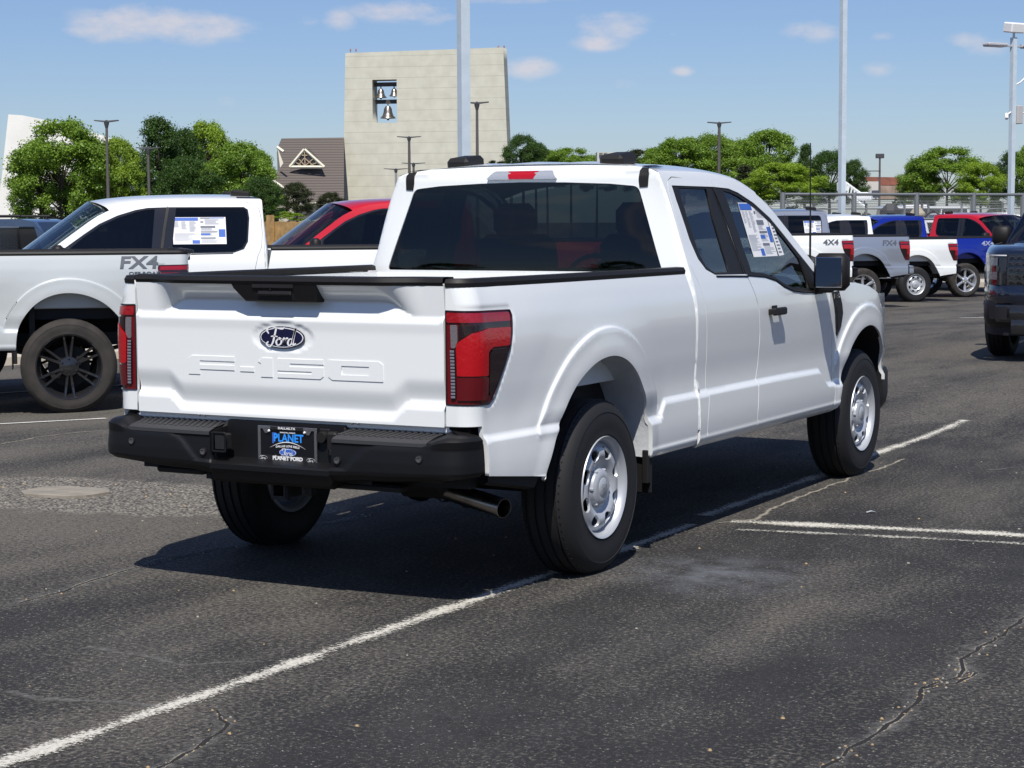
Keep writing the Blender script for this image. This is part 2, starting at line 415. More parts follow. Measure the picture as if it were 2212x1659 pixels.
YC, RC, SE = -1.02, .085, -1.2435        # rear corner of the box: where it starts, its radius, where the skin ends at the tailgate
QA = YC-RC*math.pi/2
def bedf(sx, off=0):
    def f(s, z):
        s = np.asarray(s, float); z = np.asarray(z, float)
        x0 = X(np.maximum(s, YC), z)-(0 if off else .007*(1-sst(.0, .024, segdist(s, z, LAMP[:-1]))))*(s > -1.2); a = np.clip((YC-s)/RC, 0, math.pi/2)
        x = x0-RC+(RC+off)*np.cos(a); y = np.where(s >= YC, s, YC-(RC+off)*np.sin(a))
        t = np.clip((QA-s)/(QA-SE), 0, 1.02); x = np.where(s < QA, (x0-RC)*(1-t)+.798*t, x)
        return np.stack([sx*x, y, z+0*x], -1)
    return f
def contour(A, d, lo=.70):
    P = np.array(A); T_ = np.gradient(P, axis=0); N_ = np.stack([-T_[:, 1], T_[:, 0]], -1); N_ /= np.linalg.norm(N_, axis=1)[:, None]
    c = P.mean(axis=0)
    if ((P-c)*N_).sum() < 0: N_ = -N_
    Q = P+N_*d
    return [tuple(q) for q in Q if q[1] > lo]
def ledge(y0, y1, n=40, k=(0, .019, .038)): return [[(y, float(ZC(y))-o) for y in np.linspace(y0, y1, n)] for o in k]
def sidef(sx, off=0): return lambda y, z: np.stack([sx*(X(y, z)+off), y+0*z, z+0*y], -1)
LAMP = [(SE+.003, 1.236), (-.828, 1.231), (-.820, 1.209), (-.829, 1.143), (-.851, 1.07), (-.938, .911), (-.962, .872), (-.99, .855), (SE+.003, .857)]

# seams of the cab, as (y, z) on the side surface
SEAM_R = [(1.15, .462), (1.152, .60), (1.178, .70), (1.178, .90), (1.172, 1.02), (1.153, 1.165), (1.125, 1.275), (1.082, 1.37), (1.070, 1.50), (1.072, 1.65), (1.090, 1.75), (1.125, 1.795), (1.19, 1.812)]
SEAM_B = [(1.69, 1.812), (1.74, 1.55), (1.782, 1.304), (1.84, 1.21), (1.880, 1.135), (1.904, .983), (1.897, .82), (1.862, .742), (1.851, .66), (1.835, .56), (1.85, .455)]
TOPL = [(2.03, 1.784), (2.218, 1.730), (2.394, 1.650), (2.554, 1.540), (2.74, 1.405), (2.93, 1.262), (3.0, 1.195)]
SEAM_F = [(3.03, 1.10), (3.088, .95), (3.092, .80), (3.088, .645), (3.10, .56), (3.095, .455)]
ZROOF = table([(.3, 1.835), (1.05, 1.838), (1.6, 1.842), (2.03, 1.815), (2.218, 1.763), (2.394, 1.685), (2.554, 1.575), (2.74, 1.44), (2.93, 1.298), (3.10, 1.175)])
QWIN = [(1.150, 1.772), (1.145, 1.70), (1.165, 1.50), (1.20, 1.40), (1.26, 1.345), (1.36, 1.316), (1.774, 1.308), (1.732, 1.55), (1.692, 1.772)]
QGLS = [(1.235, 1.760), (1.225, 1.60), (1.245, 1.43), (1.285, 1.36), (1.37, 1.328), (1.57, 1.326), (1.565, 1.60), (1.60, 1.760)]
DWIN = [(1.704, 1.772), (1.750, 1.55), (1.796, 1.308), (2.04, 1.294), (2.19, 1.270), (2.30, 1.232), (2.43, 1.205), (2.60, 1.192), (2.965, 1.178), (2.88, 1.255), (2.72, 1.372), (2.54, 1.500), (2.38, 1.608), (2.20, 1.690), (2.02, 1.745), (1.90, 1.766)]
DGLS = [(1.83, 1.752), (1.880, 1.318), (2.05, 1.306), (2.20, 1.282), (2.32, 1.243), (2.44, 1.218), (2.60, 1.207), (2.70, 1.205), (2.66, 1.375), (2.53, 1.478), (2.37, 1.586), (2.19, 1.668), (2.01, 1.725), (1.92, 1.744)]

def gap(poly, d): return poly
def wheel_mesh(detail=2, ri=.222):
    """tyre and rims, axle along x, outer face towards +x, centre at the origin; width .265"""
    n = 96 if detail > 1 else 48
    R = .4015; W2 = .117; mr = lambda r: ri+(r-.222)*(R-ri)/(R-.222)
    prof = [(mr(r), x) for r, x in [(.222, W2-.016), (.230, W2-.004), (.243, W2+.002), (.2435, W2+.0035), (.247, W2+.0035), (.25, W2+.003), (.275, W2+.007), (.30, W2+.008), (.318, W2+.0075), (.340, W2+.004), (.342, W2+.0065), (.352, W2+.003), (.366, W2-.005), (.382, W2-.018), (.392, W2-.032)]]
    ys = [W2-.040]; 
    for gx in (.070, .024, -.024, -.070):
        ys += [(gx+.007), (gx+.0055), (gx-.0055), (gx-.007)]
    rr = []
    for i, y in enumerate(ys):
        base = R-.0035*(y/.1)**2
        rr.append((base-.009 if (i-1) % 4 in (1, 2) and i > 0 else base, y))
    full = prof+rr+[(.3965, -W2+.040)]+[(r, -x) for r, x in prof[::-1]]
    t = G(); t.lathe(full, n, axis='X')
    # cross cuts in the shoulder blocks
    if detail > 1:
        g = t; g.mi = 0
        for ph_ in (.9, 4.0): letters(t, 'MICHELIN', lambda v: Matrix.Rotation(ph_-v.x/.330, 3, 'X') @ Vector((W2+.0052-.10*max(0, abs(v.y))+v.z, 0, .322+v.y)), .042, space=1.1, extrude=.0022)
        g.mi = 1
        for k in range(72):
            a = 2*math.pi*k/72
            for sx in (-1, 1):
                M = Matrix.Rotation(a, 3, 'X'); p = M @ Vector((sx*.081, 0, .3938))
                g.box(p, (.018, .0045, .003), R=M @ Matrix.Rotation(sx*.35, 3, 'Z'))
    letters(t, 'RADIAL  ALL SEASON', lambda v: Vector((W2+.0095+v.z*.5, 0, 0))+Matrix.Rotation(-v.x/.30, 3, 'X') @ Vector((0, 0, .318+v.y)), .038, space=1.1) if False else None
    tyre = t.mesh(40)
    for m_ in (RUB, DARK): tyre.materials.append(m_)
    return tyre, None
def steel_rim(n=64):
    g = G()
    # lip, barrel
    g.lathe([(.205, -.11), (.215, -.125), (.228, -.120), (.228, -.10), (.20, -.08), (.198, .03), (.200, .055), (.207, .085), (.215, .105), (.222, .118), (.232, .124), (.234, .118), (.229, .112)], n, axis='X')
    return g
def dish(r): return table([(0, .090), (.05, .090), (.080, .088), (.090, .080), (.108, .084), (.128, .100), (.150, .108), (.172, .104), (.192, .090), (.206, .078)])(r)
def rim_panel():
    out = circle(0, 0, .204, 64)
    holes = []
    for k in range(8):
        a = 2*math.pi*(k+.5)/8; c, s = math.cos(a), math.sin(a)
        el = [(.158+.027*math.cos(t), .036*math.sin(t)*(1+.22*math.cos(t))) for t in np.linspace(0, 2*math.pi, 19)[:-1]]
        holes.append([(p*c-q*s, p*s+q*c) for p, q in el])
    f = lambda u, v: np.stack([dish(np.hypot(u, v)), u, v], -1)
    return panel_mesh(out, f, (1, 0, 0), step=.012, holes=holes, flange=.012)
def spoke_rim(n, w0, w1, split=False, dep=.095):
    g = G()
    g.lathe([(.215, -.11), (.228, -.12), (.228, -.10), (.205, -.08), (.205, .06), (.222, .10), (.232, .120), (.238, .122), (.240, .112)], 48, axis='X')
    g.lathe([(.0, .098), (.040, .098), (.046, .094), (.070, .088), (.074, .070), (.074, .0)], 36, axis='X')
    for k in range(n):
        a = 2*math.pi*k/n; M = Matrix.Rotation(a, 3, 'X')
        for s in ((-1, 1) if split else (0,)):
            o0 = s*.010; o1 = s*.034 if split else 0
            pts = [(.055, o0, w0), (.14, (o0+o1)/2, (w0+w1)/2), (.228, o1, w1)]
            vs = []
            for r, o, w in pts:
                x = dep-.012 if r < .1 else (dep-.022 if r < .2 else dep+.006)
                vs += [(x-.03, o-w, r), (x-.006, o-w, r), (x, o-w*.6, r), (x, o+w*.6, r), (x-.006, o+w, r), (x-.03, o+w, r)]
            fs = [(i*6+j, i*6+(j+1) % 6, (i+1)*6+(j+1) % 6, (i+1)*6+j) for i in range(2) for j in range(6)]
            g.add([M @ Vector(v) for v in vs], fs)
    for k in range(6):
        a = 2*math.pi*(k+.5)/6
        g.lathe([(.009, .085), (.009, .098), (.005, .102), (0, .102)], 8, c=(0, .057*math.cos(a), .057*math.sin(a)), axis='X')
    return g.mesh(35)
WM = {}
def wheel(parent, x, y, style='steel', tyre=None, R=.4015, detail=2, zc=None, yaw=0, name='wheel'):
    tk = ('t', detail, style == 'steel')
    if tk not in WM: WM[tk] = wheel_mesh(detail, .222 if style == 'steel' else .262)
    tm, cuts = WM[tk]
    if style not in WM:
        if style == 'steel':
            WM['steel'] = steel_rim().mesh(40); WM['disc'] = rim_panel()
        elif style == 'black': WM[style] = spoke_rim(6, .012, .010, True)
        else: WM[style] = spoke_rim(6, .020, .026)
    s = 1 if x > 0 else -1; k = R/.4015
    sw = {'steel': STEEL, 'black': BLACKG, 'six': mat('bright_alloy', (.60, .61, .63), .25, .7)}[style]
    hub = empty(name, (x, y, (R-.016) if zc is None else zc), 0, parent=parent)
    hub.scale = (k, k, k); hub.rotation_euler = (0, 0, (0 if s > 0 else math.pi)+yaw)
    t = link('tyre', tm, [tyre or RUB, DARK], hub); t.rotation_euler = (rad(7), 0, 0)
    if style == 'steel':
        link('rim', WM['steel'], sw, hub); d = link('wheel_disc', WM['disc'], sw, hub)
        if 'cap' not in WM:
            g = G(); g.lathe([(.0, .118), (.038, .117), (.045, .112), (.050, .113), (.072, .110), (.083, .102), (.088, .078)], 36, axis='X')
            for q in range(6):
                a = 2*math.pi*q/6; g.box((.096, .086*math.cos(a), .086*math.sin(a)), (.02, .010, .014), R=Matrix.Rotation(a, 3, 'X'), bev=.003)
            ford_script(g, lambda v: Vector((.1180+v.z, v.x, v.y)), .050, .001)
            WM['cap'] = g.mesh(35)
        link('hub_cap', WM['cap'], sw, hub)
        if detail > 1:
            v = G(); v.tube([(.06, .03, .19), (.10, .032, .178)], .004, 6); v.obj('valve', BLACK, hub)
    else: link('rim', WM[style], sw, hub).scale = (1, 1.15, 1.15)
    if 'brake' not in WM:
        g = G(); g.lathe([(0, .0), (.175, .0), (.175, -.03), (.0, -.03)], 32, axis='X'); WM['brake'] = g.mesh(35)
    link('brake_disc', WM['brake'], DARK, hub)
    return hub
def ford_script(g, M, w, t):
    """flowing handwritten name of the badge, as ribbons; w = width"""
    S = [[(-.40, .10), (-.46, .20), (-.36, .30), (-.15, .27), (.02, .24), (.10, .29)],          # F top stroke
         [(-.16, .27), (-.22, .05), (-.28, -.15), (-.38, -.27), (-.48, -.20), (-.42, -.12)],    # F stem
         [(-.34, .02), (-.24, .035), (-.12, .02)],                                              # F bar
         [(-.10, -.03), (-.17, -.12), (-.13, -.22), (-.03, -.18), (.0, -.07), (-.06, -.01), (-.10, -.04), (.02, -.06), (.07, -.03)],  # o
         [(.06, .0), (.10, -.04), (.08, -.14), (.06, -.22), (.10, -.09), (.17, -.01), (.21, -.04)],   # r
         [(.33, -.04), (.26, -.04), (.20, -.13), (.23, -.22), (.31, -.17), (.36, -.03), (.42, .16), (.46, .27), (.41, .10), (.36, -.12), (.38, -.21), (.45, -.15)]]  # d
    for s in S:
        p = spline(s, 5); q = []
        for i in range(len(p)):
            a = np.array(p[max(i-1, 0)]); b = np.array(p[min(i+1, len(p)-1)]); d = (b-a)/(np.linalg.norm(b-a)+1e-9)
            wd = .027*(1.2-.6*abs(d[0]))
            n = np.array((-d[1], d[0]))*wd*(1 if 0 < i < len(p)-1 else .5); q.append((np.array(p[i])+n, np.array(p[i])-n))
        vs = [M(Vector((a[0]*w, a[1]*w, t))) for ab in q for a in ab]
        g.add(vs, [(2*i, 2*i+1, 2*i+3, 2*i+2) for i in range(len(q)-1)])
def badge_oval(parent, M, w, h, blue, name='badge'):
    """oval maker's badge: bright rim, dark blue field, script"""
    g = G(); mats = [WPRINT, blue]
    def disc(a, b, z, zi):
        n = 40; vs = [(0, 0, z)]+[(a*math.cos(2*math.pi*k/n), b*math.sin(2*math.pi*k/n), z) for k in range(n)]+[(a*math.cos(2*math.pi*k/n), b*math.sin(2*math.pi*k/n), zi) for k in range(n)]
        g.add([M(Vector(v)) for v in vs], [(0, 1+k, 1+(k+1) % n) for k in range(n)]+[(1+k, 1+n+k, 1+n+(k+1) % n, 1+(k+1) % n) for k in range(n)])
    g.mi = 1; disc(w/2, h/2, .004, 0); g.mi = 0; disc(w/2*.955, h/2*.90, .0048, .004); g.mi = 1; disc(w/2*.915, h/2*.82, .0056, .0048)
    g.mi = 0; ford_script(g, lambda v: M(Vector((v.x, v.y*.92+h*.0, v.z))), w*.70, .0066)
    return g.obj(name, mats, parent, ang=0, fix=False)

def tailgate_y(x, z):
    ax = np.abs(x); y = -1.112+.006*(ax/.79)**2
    o = .070*(1-sst(.50, .70, ax))                                   # centre of the top lip hangs out
    zv = 1.272-.055*sst(.50, .66, ax)                                # valley under the lip
    top = np.clip((z-zv)/(1.345-zv), 0, 1)**.85; y = y-o*top
    dep = .018-.006*sst(.5, .7, ax)
    y = y+dep*sst(1.197, zv-.004, z)*(1-top)
    y = y-.004*(1-sst(1.1935, 1.1965, z))+.004*(1-sst(1.13, 1.19, z))*1
    zc = .803+.055*sst(.53, .625, ax)                                # lower crease
    y = y+.020*np.clip((z-zc+.022)/.026, 0, 1)*(1-sst(zc+.004, zc+.105, z))
    r = np.hypot((x-.0)/.168, (z-1.110)/.070); y = y+.006*(1-sst(.80, 1.0, r))      # dish round the badge
    return y
def tgf(off=0): return lambda x, z: np.stack([x+0*z, tailgate_y(x, z)-off, z+0*x], -1)

def pickup(name, loc, heading, colour, cab='super', wheels='steel', detail=2, tilt=0, front=True, bed=True, tyre=None, R=.4015, bumper=BUMP, badge=None, lamps=True, step=None, roofm=None, vent=True, lift=0, scale=1, **kw):
    """a whole pickup; heading = angle of its nose from +y, anticlockwise"""
    T = empty(name, loc, heading, **kw)
    if tilt: T.rotation_euler = (tilt, 0, heading); T.rotation_mode = 'XYZ'
    T.location.z += lift*1.0; T.scale = (scale,)*3
    st = step or (.016 if detail > 1 else .028)
    sh = 0 if cab == 'super' else -.30                              # the longer cab starts further back
    yb = 1.0+sh
    K = (cab, st)
    for sx in (1, -1):
        s1 = st if (sx > 0 or detail < 2) else .04
        K1 = K+(sx, s1)
        # ---- bed side with its rear corner
        yf = yb-.008
        out = [(yf-.02, .475)]+[(p[0], p[1]) for p in ARCH_R if p[1] >= .47][:]+[(-.60, .515), (-1.03, .565), (-1.04, .768), (SE, .768), (SE, 1.345), (yf-.015, 1.345), (yf-.005, 1.31), (yf+.012, 1.24), (yf+.03, 1.15), (yf+.038, 1.0), (yf+.038, .76), (yf+.030, .52), (yf+.018, .480)]
        lines = (ledge(.60, yf+.01)+ledge(-1.0, -.66, 12)+[contour(ARCH_R, d) for d in (.123, .131, .139)]) if s1 < .03 else []
        b = panel('bed_side', ('bed',)+K1, out, bedf(sx), (sx, -.8, 0), colour, T, step=s1, holes=[LAMP], lines=lines, flange=.02)
        rail = G(); ss = list(np.linspace(yf-.01, -1.0, 24))+list(np.linspace(YC, QA, 7))+[SE]
        pth = bedf(sx)(np.array(ss, float), np.full(len(ss), 1.338)); tg_ = np.gradient(pth, axis=0); nn = np.stack([-tg_[:, 1], tg_[:, 0]], -1); nn /= np.linalg.norm(nn, axis=1)[:, None]
        cen = np.array([sx*.80, -.95]) ; nn *= np.where(((pth[:, :2]-np.array([sx*.5, -.5]))*nn).sum(1) > 0, 1, -1)[:, None]
        def railf(u, v):
            o, z = [(.003, 1.330), (.006, 1.348), (-.004, 1.364), (-.045, 1.366), (-.066, 1.358), (-.070, 1.335)][v]
            return (pth[u, 0]+nn[u, 0]*o, pth[u, 1]+nn[u, 1]*o, z)
        rail.grid(railf, range(len(ss)), range(6)); rail.obj('rail_cap', BLACK, b)
        # ---- tail lamp
        if lamps:
            lf = lambda o: bedf(sx, o)
            lo = (sx, -.8, 0)
            L0 = panel('tail_lamp', ('l0',)+K1, [(a, z) for a, z in rnd(LAMP, .012)], lf(-.002), lo, REDL, T, step=.025, flange=.03)
            L0['label'] = 'red tail lamp at the %s rear corner' % ('right' if sx > 0 else 'left')
            g = G(); ol = bedf(sx, .001)(np.array([q[0] for q in LAMP]), np.array([q[1] for q in LAMP])); pp = bedf(sx, .0005); oq = dens(LAMP, .02); g.tube([tuple(pp(np.array([a]), np.array([b_]))[0]) for a, b_ in oq+[oq[0]]], .0035, 5); g.obj('lamp_rim', BLACKG, L0)
            def piece(nm, key, poly, m, o=.0035): return panel(nm, (key,)+K1, rnd(poly, .008), lf(o), lo, m, L0, step=.02, flange=.006)
            piece('top_lens', 'l7', [(-1.232, 1.230), (-.842, 1.224), (-.838, 1.188), (-1.232, 1.190)], mat('top_red_lens', (.30, .004, .010), .12, coat=.7, bump=(45, .5, .006)), .004)
            piece('reverse_lens', 'l1', [(-1.203, 1.180), (-1.150, 1.180), (-1.153, 1.113), (-1.172, 1.086), (-1.203, 1.086)], mat('reverse_lens_clear', (.20, .18, .19), .1, .3, coat=.6, bump=(150, .5, .004)))
            piece('smoked_lens', 'l2', [(-1.144, 1.180), (-.842, 1.178), (-.842, 1.169), (-1.01, 1.172), (-1.094, 1.152), (-1.149, 1.116)], SMOKE, .003)
            piece('led_strip', 'l3', [(-1.208, 1.081), (-1.176, 1.081), (-1.155, .878), (-1.196, .878)], SMOKE, .003)
            piece('brake_lens', 'l4', [(-1.163, 1.095), (-1.150, 1.110), (-1.094, 1.146), (-1.004, 1.164), (-.843, 1.162), (-.856, 1.088), (-.979, 1.087), (-1.012, 1.068), (-1.009, .972), (-1.152, .974)], REDB, .006)
            piece('lower_lens', 'l5', [(-1.152, .968), (-1.004, .966), (-1.004, .874), (-1.148, .875)], mat('deep_red_lens', (.10, .003, .006), .12, coat=.7), .005)
            piece('side_lens', 'l6', [(-.998, 1.062), (-.974, 1.076), (-.862, 1.077), (-.888, 1.012), (-.944, .930), (-.985, .885), (-.995, .90)], SMOKE, .004)
            if detail > 1:
                g = G()
                for k in range(15):
                    p = bedf(sx, .007)(np.array([-1.191+.0011*k]), np.array([1.073-.0132*k]))[0]; g.box(p, (.019, .004, .009), bev=.001)
                g.obj('led_segments', KPRINT, L0)
        # ---- inner wheelhouse, splash shield, mud flap
        wh = G(); A = [p for p in ARCH_R if p[1] > (.45 if p[0] > 0 else .56)]
        wh.grid(lambda u, v: (sx*(float(X(A[u][0], A[u][1]))-.012-v*.11), A[u][0]*(1+.02*v), A[u][1]+.004*math.sin(v*1.6)), range(len(A)), range(4))
        wh.obj('wheelhouse', mat('wheelhouse_paint', (.60, .62, .64), .5, bump=(8, .5, .02)) if colour is WHITE else DARK, T)
        whb = G(); whb.box((sx*.60, .05, .98), (.05, 1.15, .30)); 
        whb.grid(lambda u, v: (sx*(.62-.2*v), A[u][0]*1.02, A[u][1]+.01), range(len(A)), range(3)); whb.obj('bed_underside', DARK, T)
        if bed:
            mf = G(); mf.box((sx*.865, .50, .40), (.235, .012, .20), bev=.004); mf.box((sx*.965, .475, .43), (.03, .035, .16), bev=.004); mf.obj('mud_flap', BLACK, T)
            ls = G(); ls.add([(sx*.962, -.60, .53), (sx*.930, -1.00, .566), (sx*.90, -.98, .520), (sx*.90, -.62, .455), (sx*.955, -.64, .47), (sx*.925, -.99, .535)], [(0, 1, 5, 4), (4, 5, 2, 3)]); ls.obj('lower_valance', DARK, T, ang=0)
        # ---- cab side band: rear quarter, roof rail, windscreen pillar, and the doors
        se = [(y+(sh if y < 1.5 else 0), z) for y, z in SEAM_R]
        ca = [(1.055+sh, .455), (1.055+sh, 1.838)]+[(y, float(ZROOF(y))) for y in np.linspace(1.2+sh, 3.10, 26)]+[(3.03, 1.19)]+TOPL[::-1]+[(se[-1][0], 1.818)]+[(y-.004, z) for y, z in se[::-1]][1:]
        cs = panel('cab_side', ('cs',)+K1, ca, sidef(sx), (sx, 0, .2), colour, T, step=s1, flange=.02)
        rd = se+SEAM_B
        if cab != 'super':
            rw = [(1.20+sh, 1.745), (1.19+sh, 1.66), (1.215+sh, 1.42), (1.26+sh, 1.345), (1.36+sh, 1.312), (1.774, 1.304), (1.732, 1.55), (1.692, 1.772), (1.24+sh, 1.772)]
            gl = [(1.215+sh, 1.740), (1.205+sh, 1.66), (1.23+sh, 1.43), (1.275+sh, 1.357), (1.37+sh, 1.325), (1.68, 1.314), (1.62, 1.76), (1.25+sh, 1.76)]
        else: rw, gl = QWIN, QGLS
        d1 = panel('rear_door', ('rd',)+K1, rnd(rd, .004), sidef(sx), (sx, 0, .2), colour, T, step=s1, holes=[rw], flange=.022,
                   lines=ledge(1.19+sh, 1.835, 16) if s1 < .03 else [])
        panel('door_trim', ('rt',)+K1, rw, sidef(sx, -.005), (sx, 0, .2), BLACK if detail > 1 else BLACKG, d1, step=.05, holes=[gl], flange=.012)
        panel('window_glass', ('rg',)+K1, gl, sidef(sx, -.011), (sx, 0, .2), GLD, d1, step=.06, flange=0)
        fd = [(y+.006, z) for y, z in SEAM_B[::-1]]+TOPL+SEAM_F
        d2 = panel('front_door', ('fd',)+K1, fd, sidef(sx), (sx, 0, .2), colour, T, step=s1, holes=[DWIN], flange=.022,
                   lines=ledge(1.875, 3.07, 60) if s1 < .03 else [])
        panel('door_trim', ('ft',)+K1, DWIN, sidef(sx, -.005), (sx, 0, .2), BLACK if detail > 1 else BLACKG, d2, step=.04, holes=[DGLS], flange=.012)
        panel('window_glass', ('fg',)+K1, DGLS, sidef(sx, -.011), (sx, 0, .2), GLS if detail > 1 else GLD, d2, step=.06, flange=0)
        # black strip along the foot of the windows
        wl = G(); wl.tube([(sx*(float(X(y, z))+.001), y, z-.004) for y, z in ([(1.37+sh, 1.312), (1.6, 1.306), (1.80, 1.300)] if cab == 'super' else [(1.37+sh, 1.310), (1.80, 1.30)])], .006, 6)
        wl.obj('window_strip', BLACK, d1)
        wl = G(); wl.tube([(sx*(float(X(y, z))+.001), y, z-.005) for y, z in DWIN[2:9]], .007, 6); wl.obj('window_strip', BLACK, d2)
        sb = [(1.692, 1.772), (1.737, 1.55), (1.777, 1.309)]
        panel('pillar_trim', ('pt',)+K1, [(y-.006, z) for y, z in sb]+[(y+.022, z) for y, z in sb[::-1]], sidef(sx, .0015), (sx, 0, .2), BLACK, T, step=.05, flange=.004)
        # handle
        for dd, yh in ((d2, 2.11),)+(((d1, 1.28+sh+.14),) if cab != 'super' else ()):
            h = G(); xh = float(X(yh, 1.095)); h.box((sx*(xh+.034), yh, 1.098), (.024, .185, .042), bev=.008); h.box((sx*(xh+.014), yh-.068, 1.098), (.034, .035, .030), bev=.005); h.box((sx*(xh+.014), yh+.070, 1.098), (.034, .03, .030), bev=.005)
            h.box((sx*(xh+.003), yh+.0, 1.112), (.006, .075, .035), bev=.002)
            h.obj('handle', BLACK, dd)
        # fender and lower front
        if front:
            AF = [p for p in ARCH_F if p[1] > .45]
            fe = [(y+.006, z) for y, z in SEAM_F[::-1]]+[(3.03, 1.185), (3.06, 1.215), (3.30, 1.222), (3.55, 1.208), (3.80, 1.178), (3.965, 1.135), (4.05, 1.06), (4.12, .90), (4.20, .80), (4.20, .64)]+[(4.13, .62)]+AF[::-1][3:]
            fm = panel('front_wing', ('fe',)+K1, fe, sidef(sx), (sx, .1, .2), colour, T, step=s1, flange=.02, lines=[[q for q in contour(ARCH_F, d, .72) if 3.11 < q[0] < 4.02] for d in (.123, .131, .139)] if s1 < .03 else [])
            nose = [(4.055, 1.062), (4.13, 1.03), (4.50, 1.02), (4.58, .95), (4.58, .64), (4.206, .64), (4.206, .80), (4.126, .90)]
            panel('nose_side', ('no',)+K1, nose, sidef(sx), (sx, .3, 0), colour, fm, step=.04, flange=.02)
            panel('head_lamp', ('hl',)+K1, [(3.975, 1.13), (4.30, 1.12), (4.52, 1.09), (4.55, 1.02), (4.14, 1.035), (4.06, 1.058)], sidef(sx, -.004), (sx, .3, 0), CLEAR, fm, step=.04, flange=.02)
            whf = G(); whf.grid(lambda u, v: (sx*(float(X(AF[u][0], AF[u][1]))-.012-v*.12), AF[u][0], AF[u][1]), range(len(AF)), range(4)); whf.obj('wheelhouse', DARK, T)
            if vent:
                vt = [(3.070, 1.168), (3.195, 1.172), (3.240, 1.090), (3.255, 1.035), (3.225, .960), (3.165, .905), (3.150, .92), (3.128, 1.03), (3.10, 1.10)]
                v0 = panel('wing_vent', ('v0',)+K1, vt, sidef(sx, .006), (sx, 0, 0), BLACK, T, step=.03, flange=.012)
                panel('vent_opening', ('v1',)+K1, [(3.125, 1.100), (3.195, 1.100), (3.215, 1.04), (3.190, .97), (3.165, .94), (3.150, 1.03)], sidef(sx, .0085), (sx, 0, 0), DARK, v0, step=.03, flange=.002)
                if detail > 1:
                    g = G(); letters(g, 'F-150', lambda v: Vector((sx*.992+sx*v.z, 3.135+sx*v.x*1.0, 1.142+v.y)), .040, bold=.0006, sx=1.15); g.obj('badge_lettering', CHROME, v0, ang=0)
            fb = G()
            def fbf(u, v):
                y = [4.13, 4.22, 4.40, 4.56, 4.66, 4.72, 4.74][u]; xx = [.93, .925, .90, .83, .68, .40, 0][u]
                o, z = [(-.03, .64), (0, .63), (.012, .60), (.012, .46), (0, .40), (-.03, .36)][v]
                return (sx*(xx+o*(1 if u < 4 else 0)), y+o*(1 if u > 2 else 0), z)
            fb.grid(fbf, range(7), range(6)); fb.obj('front_bumper', BLACK, T)
        # mirror
        m = G(); my = 2.79
        m.box((sx*1.078, my, 1.296), (.205, .11, .215), bev=.032, rz=sx*-.10); mo = m.obj('door_mirror', BLACK, T, ang=50)
        a = G(); a.box((sx*1.02, my+.03, 1.195), (.11, .07, .04), bev=.010); a.box((sx*.982, my+.05, 1.20), (.03, .13, .07), bev=.01); a.obj('mirror_arm', BLACK, mo)
        a = G(); a.box((sx*1.078, my-.056, 1.294), (.165, .006, .172), bev=.003, rz=sx*-.10); a.obj('mirror_glass', MIRR, mo, ang=0)
        sp = G(); sp.add([(sx*(float(X(3.00, 1.185))+.002), 3.00, 1.185), (sx*(float(X(2.70, 1.21))+.002), 2.71, 1.205), (sx*(float(X(2.66, 1.39))+.0), 2.675, 1.385)], [(0, 1, 2)]); sp.obj('mirror_sail', BLACK, d2, ang=0)
        # seats
        if detail > 1 or cab:
            s = G(); s.box((sx*.38, 2.02, .98), (.50, .50, .16), bev=.05); s.box((sx*.38, 1.72, 1.25), (.48, .14, .55), bev=.055, R=Matrix.Rotation(.18, 3, 'X')); s.obj('seat', SEAT, T, ang=60)
            s = G(); s.box((sx*.38, 1.655, 1.60), (.27, .10, .19), bev=.045); s.obj('headrest', SEAT, T, ang=60)
        hx = G(); hx.box((sx*.30, yb+.20, 1.14), (.56, .16, .42), bev=.05); hx.obj('rear_seat', SEAT, T, ang=60)
    # ---- cab rear wall
    def cr_f(x, z):
        xe = X(1.055, z); t = np.clip(np.abs(x)/xe, 0, 1); y0 = .992+.045*sst(1.30, 1.84, z)+.10*sst(1.80, 1.90, z)**2
        yy = y0+np.maximum(0, 1.055-y0)*(1-np.sqrt(np.maximum(0, 1-t**16)))+.02*t**4*(1-t**16)*(y0 < 1.055)
        return np.stack([x+0*z, np.minimum(yy, np.maximum(1.055, y0))+sh, z+0*x], -1)
    def redge(z0): return [(float(X(1.055, z))-1e-4, z) for z in np.linspace(z0, 1.836, 16)]
    ztop = lambda x: 1.836+.052*(1-min(1, abs(x/.765))**3)**.6
    topx = [(x, ztop(x)) for x in np.linspace(.72, -.72, 25)]
    rg = rnd([(-.812, 1.338), (.812, 1.338), (.660, 1.768), (.5, 1.783), (.25, 1.793), (0, 1.797), (-.25, 1.793), (-.5, 1.783), (-.660, 1.768)], [.02, .02, .03, 0, 0, 0, 0, 0, .03])
    cb = panel('cab_rear_wall', ('cr',)+K, [(-a, z) for a, z in redge(.55)]+topx[::-1]+redge(.55)[::-1], cr_f, (0, -1, .2), colour, T, step=max(st, .02), holes=[rg], flange=.02)
    panel('rear_window', ('rw',)+K, rg, lambda x, z: cr_f(x, z)+np.array([0, .006, 0]), (0, -1, 0), GLD if detail < 2 else glass('rear_tint', (.062, .08, .085)), T, step=.05, flange=0)
    cl = rnd([(-.208, 1.812), (.208, 1.812), (.172, 1.856), (-.172, 1.856)], .012)
    g = G(); c0 = panel('high_brake_lamp', ('ch',)+K, cl, lambda x, z: cr_f(x, z)-np.array([0, .014, 0]), (0, -1, 0), CLEAR, T, step=.02, flange=.016)
    panel('red_lens', ('ch2',)+K, [(-.072, 1.8125), (.072, 1.8125), (.090, 1.8555), (-.090, 1.8555)], lambda x, z: cr_f(x, z)-np.array([0, .0155, 0]), (0, -1, 0), REDB, c0, step=.02, flange=.003)
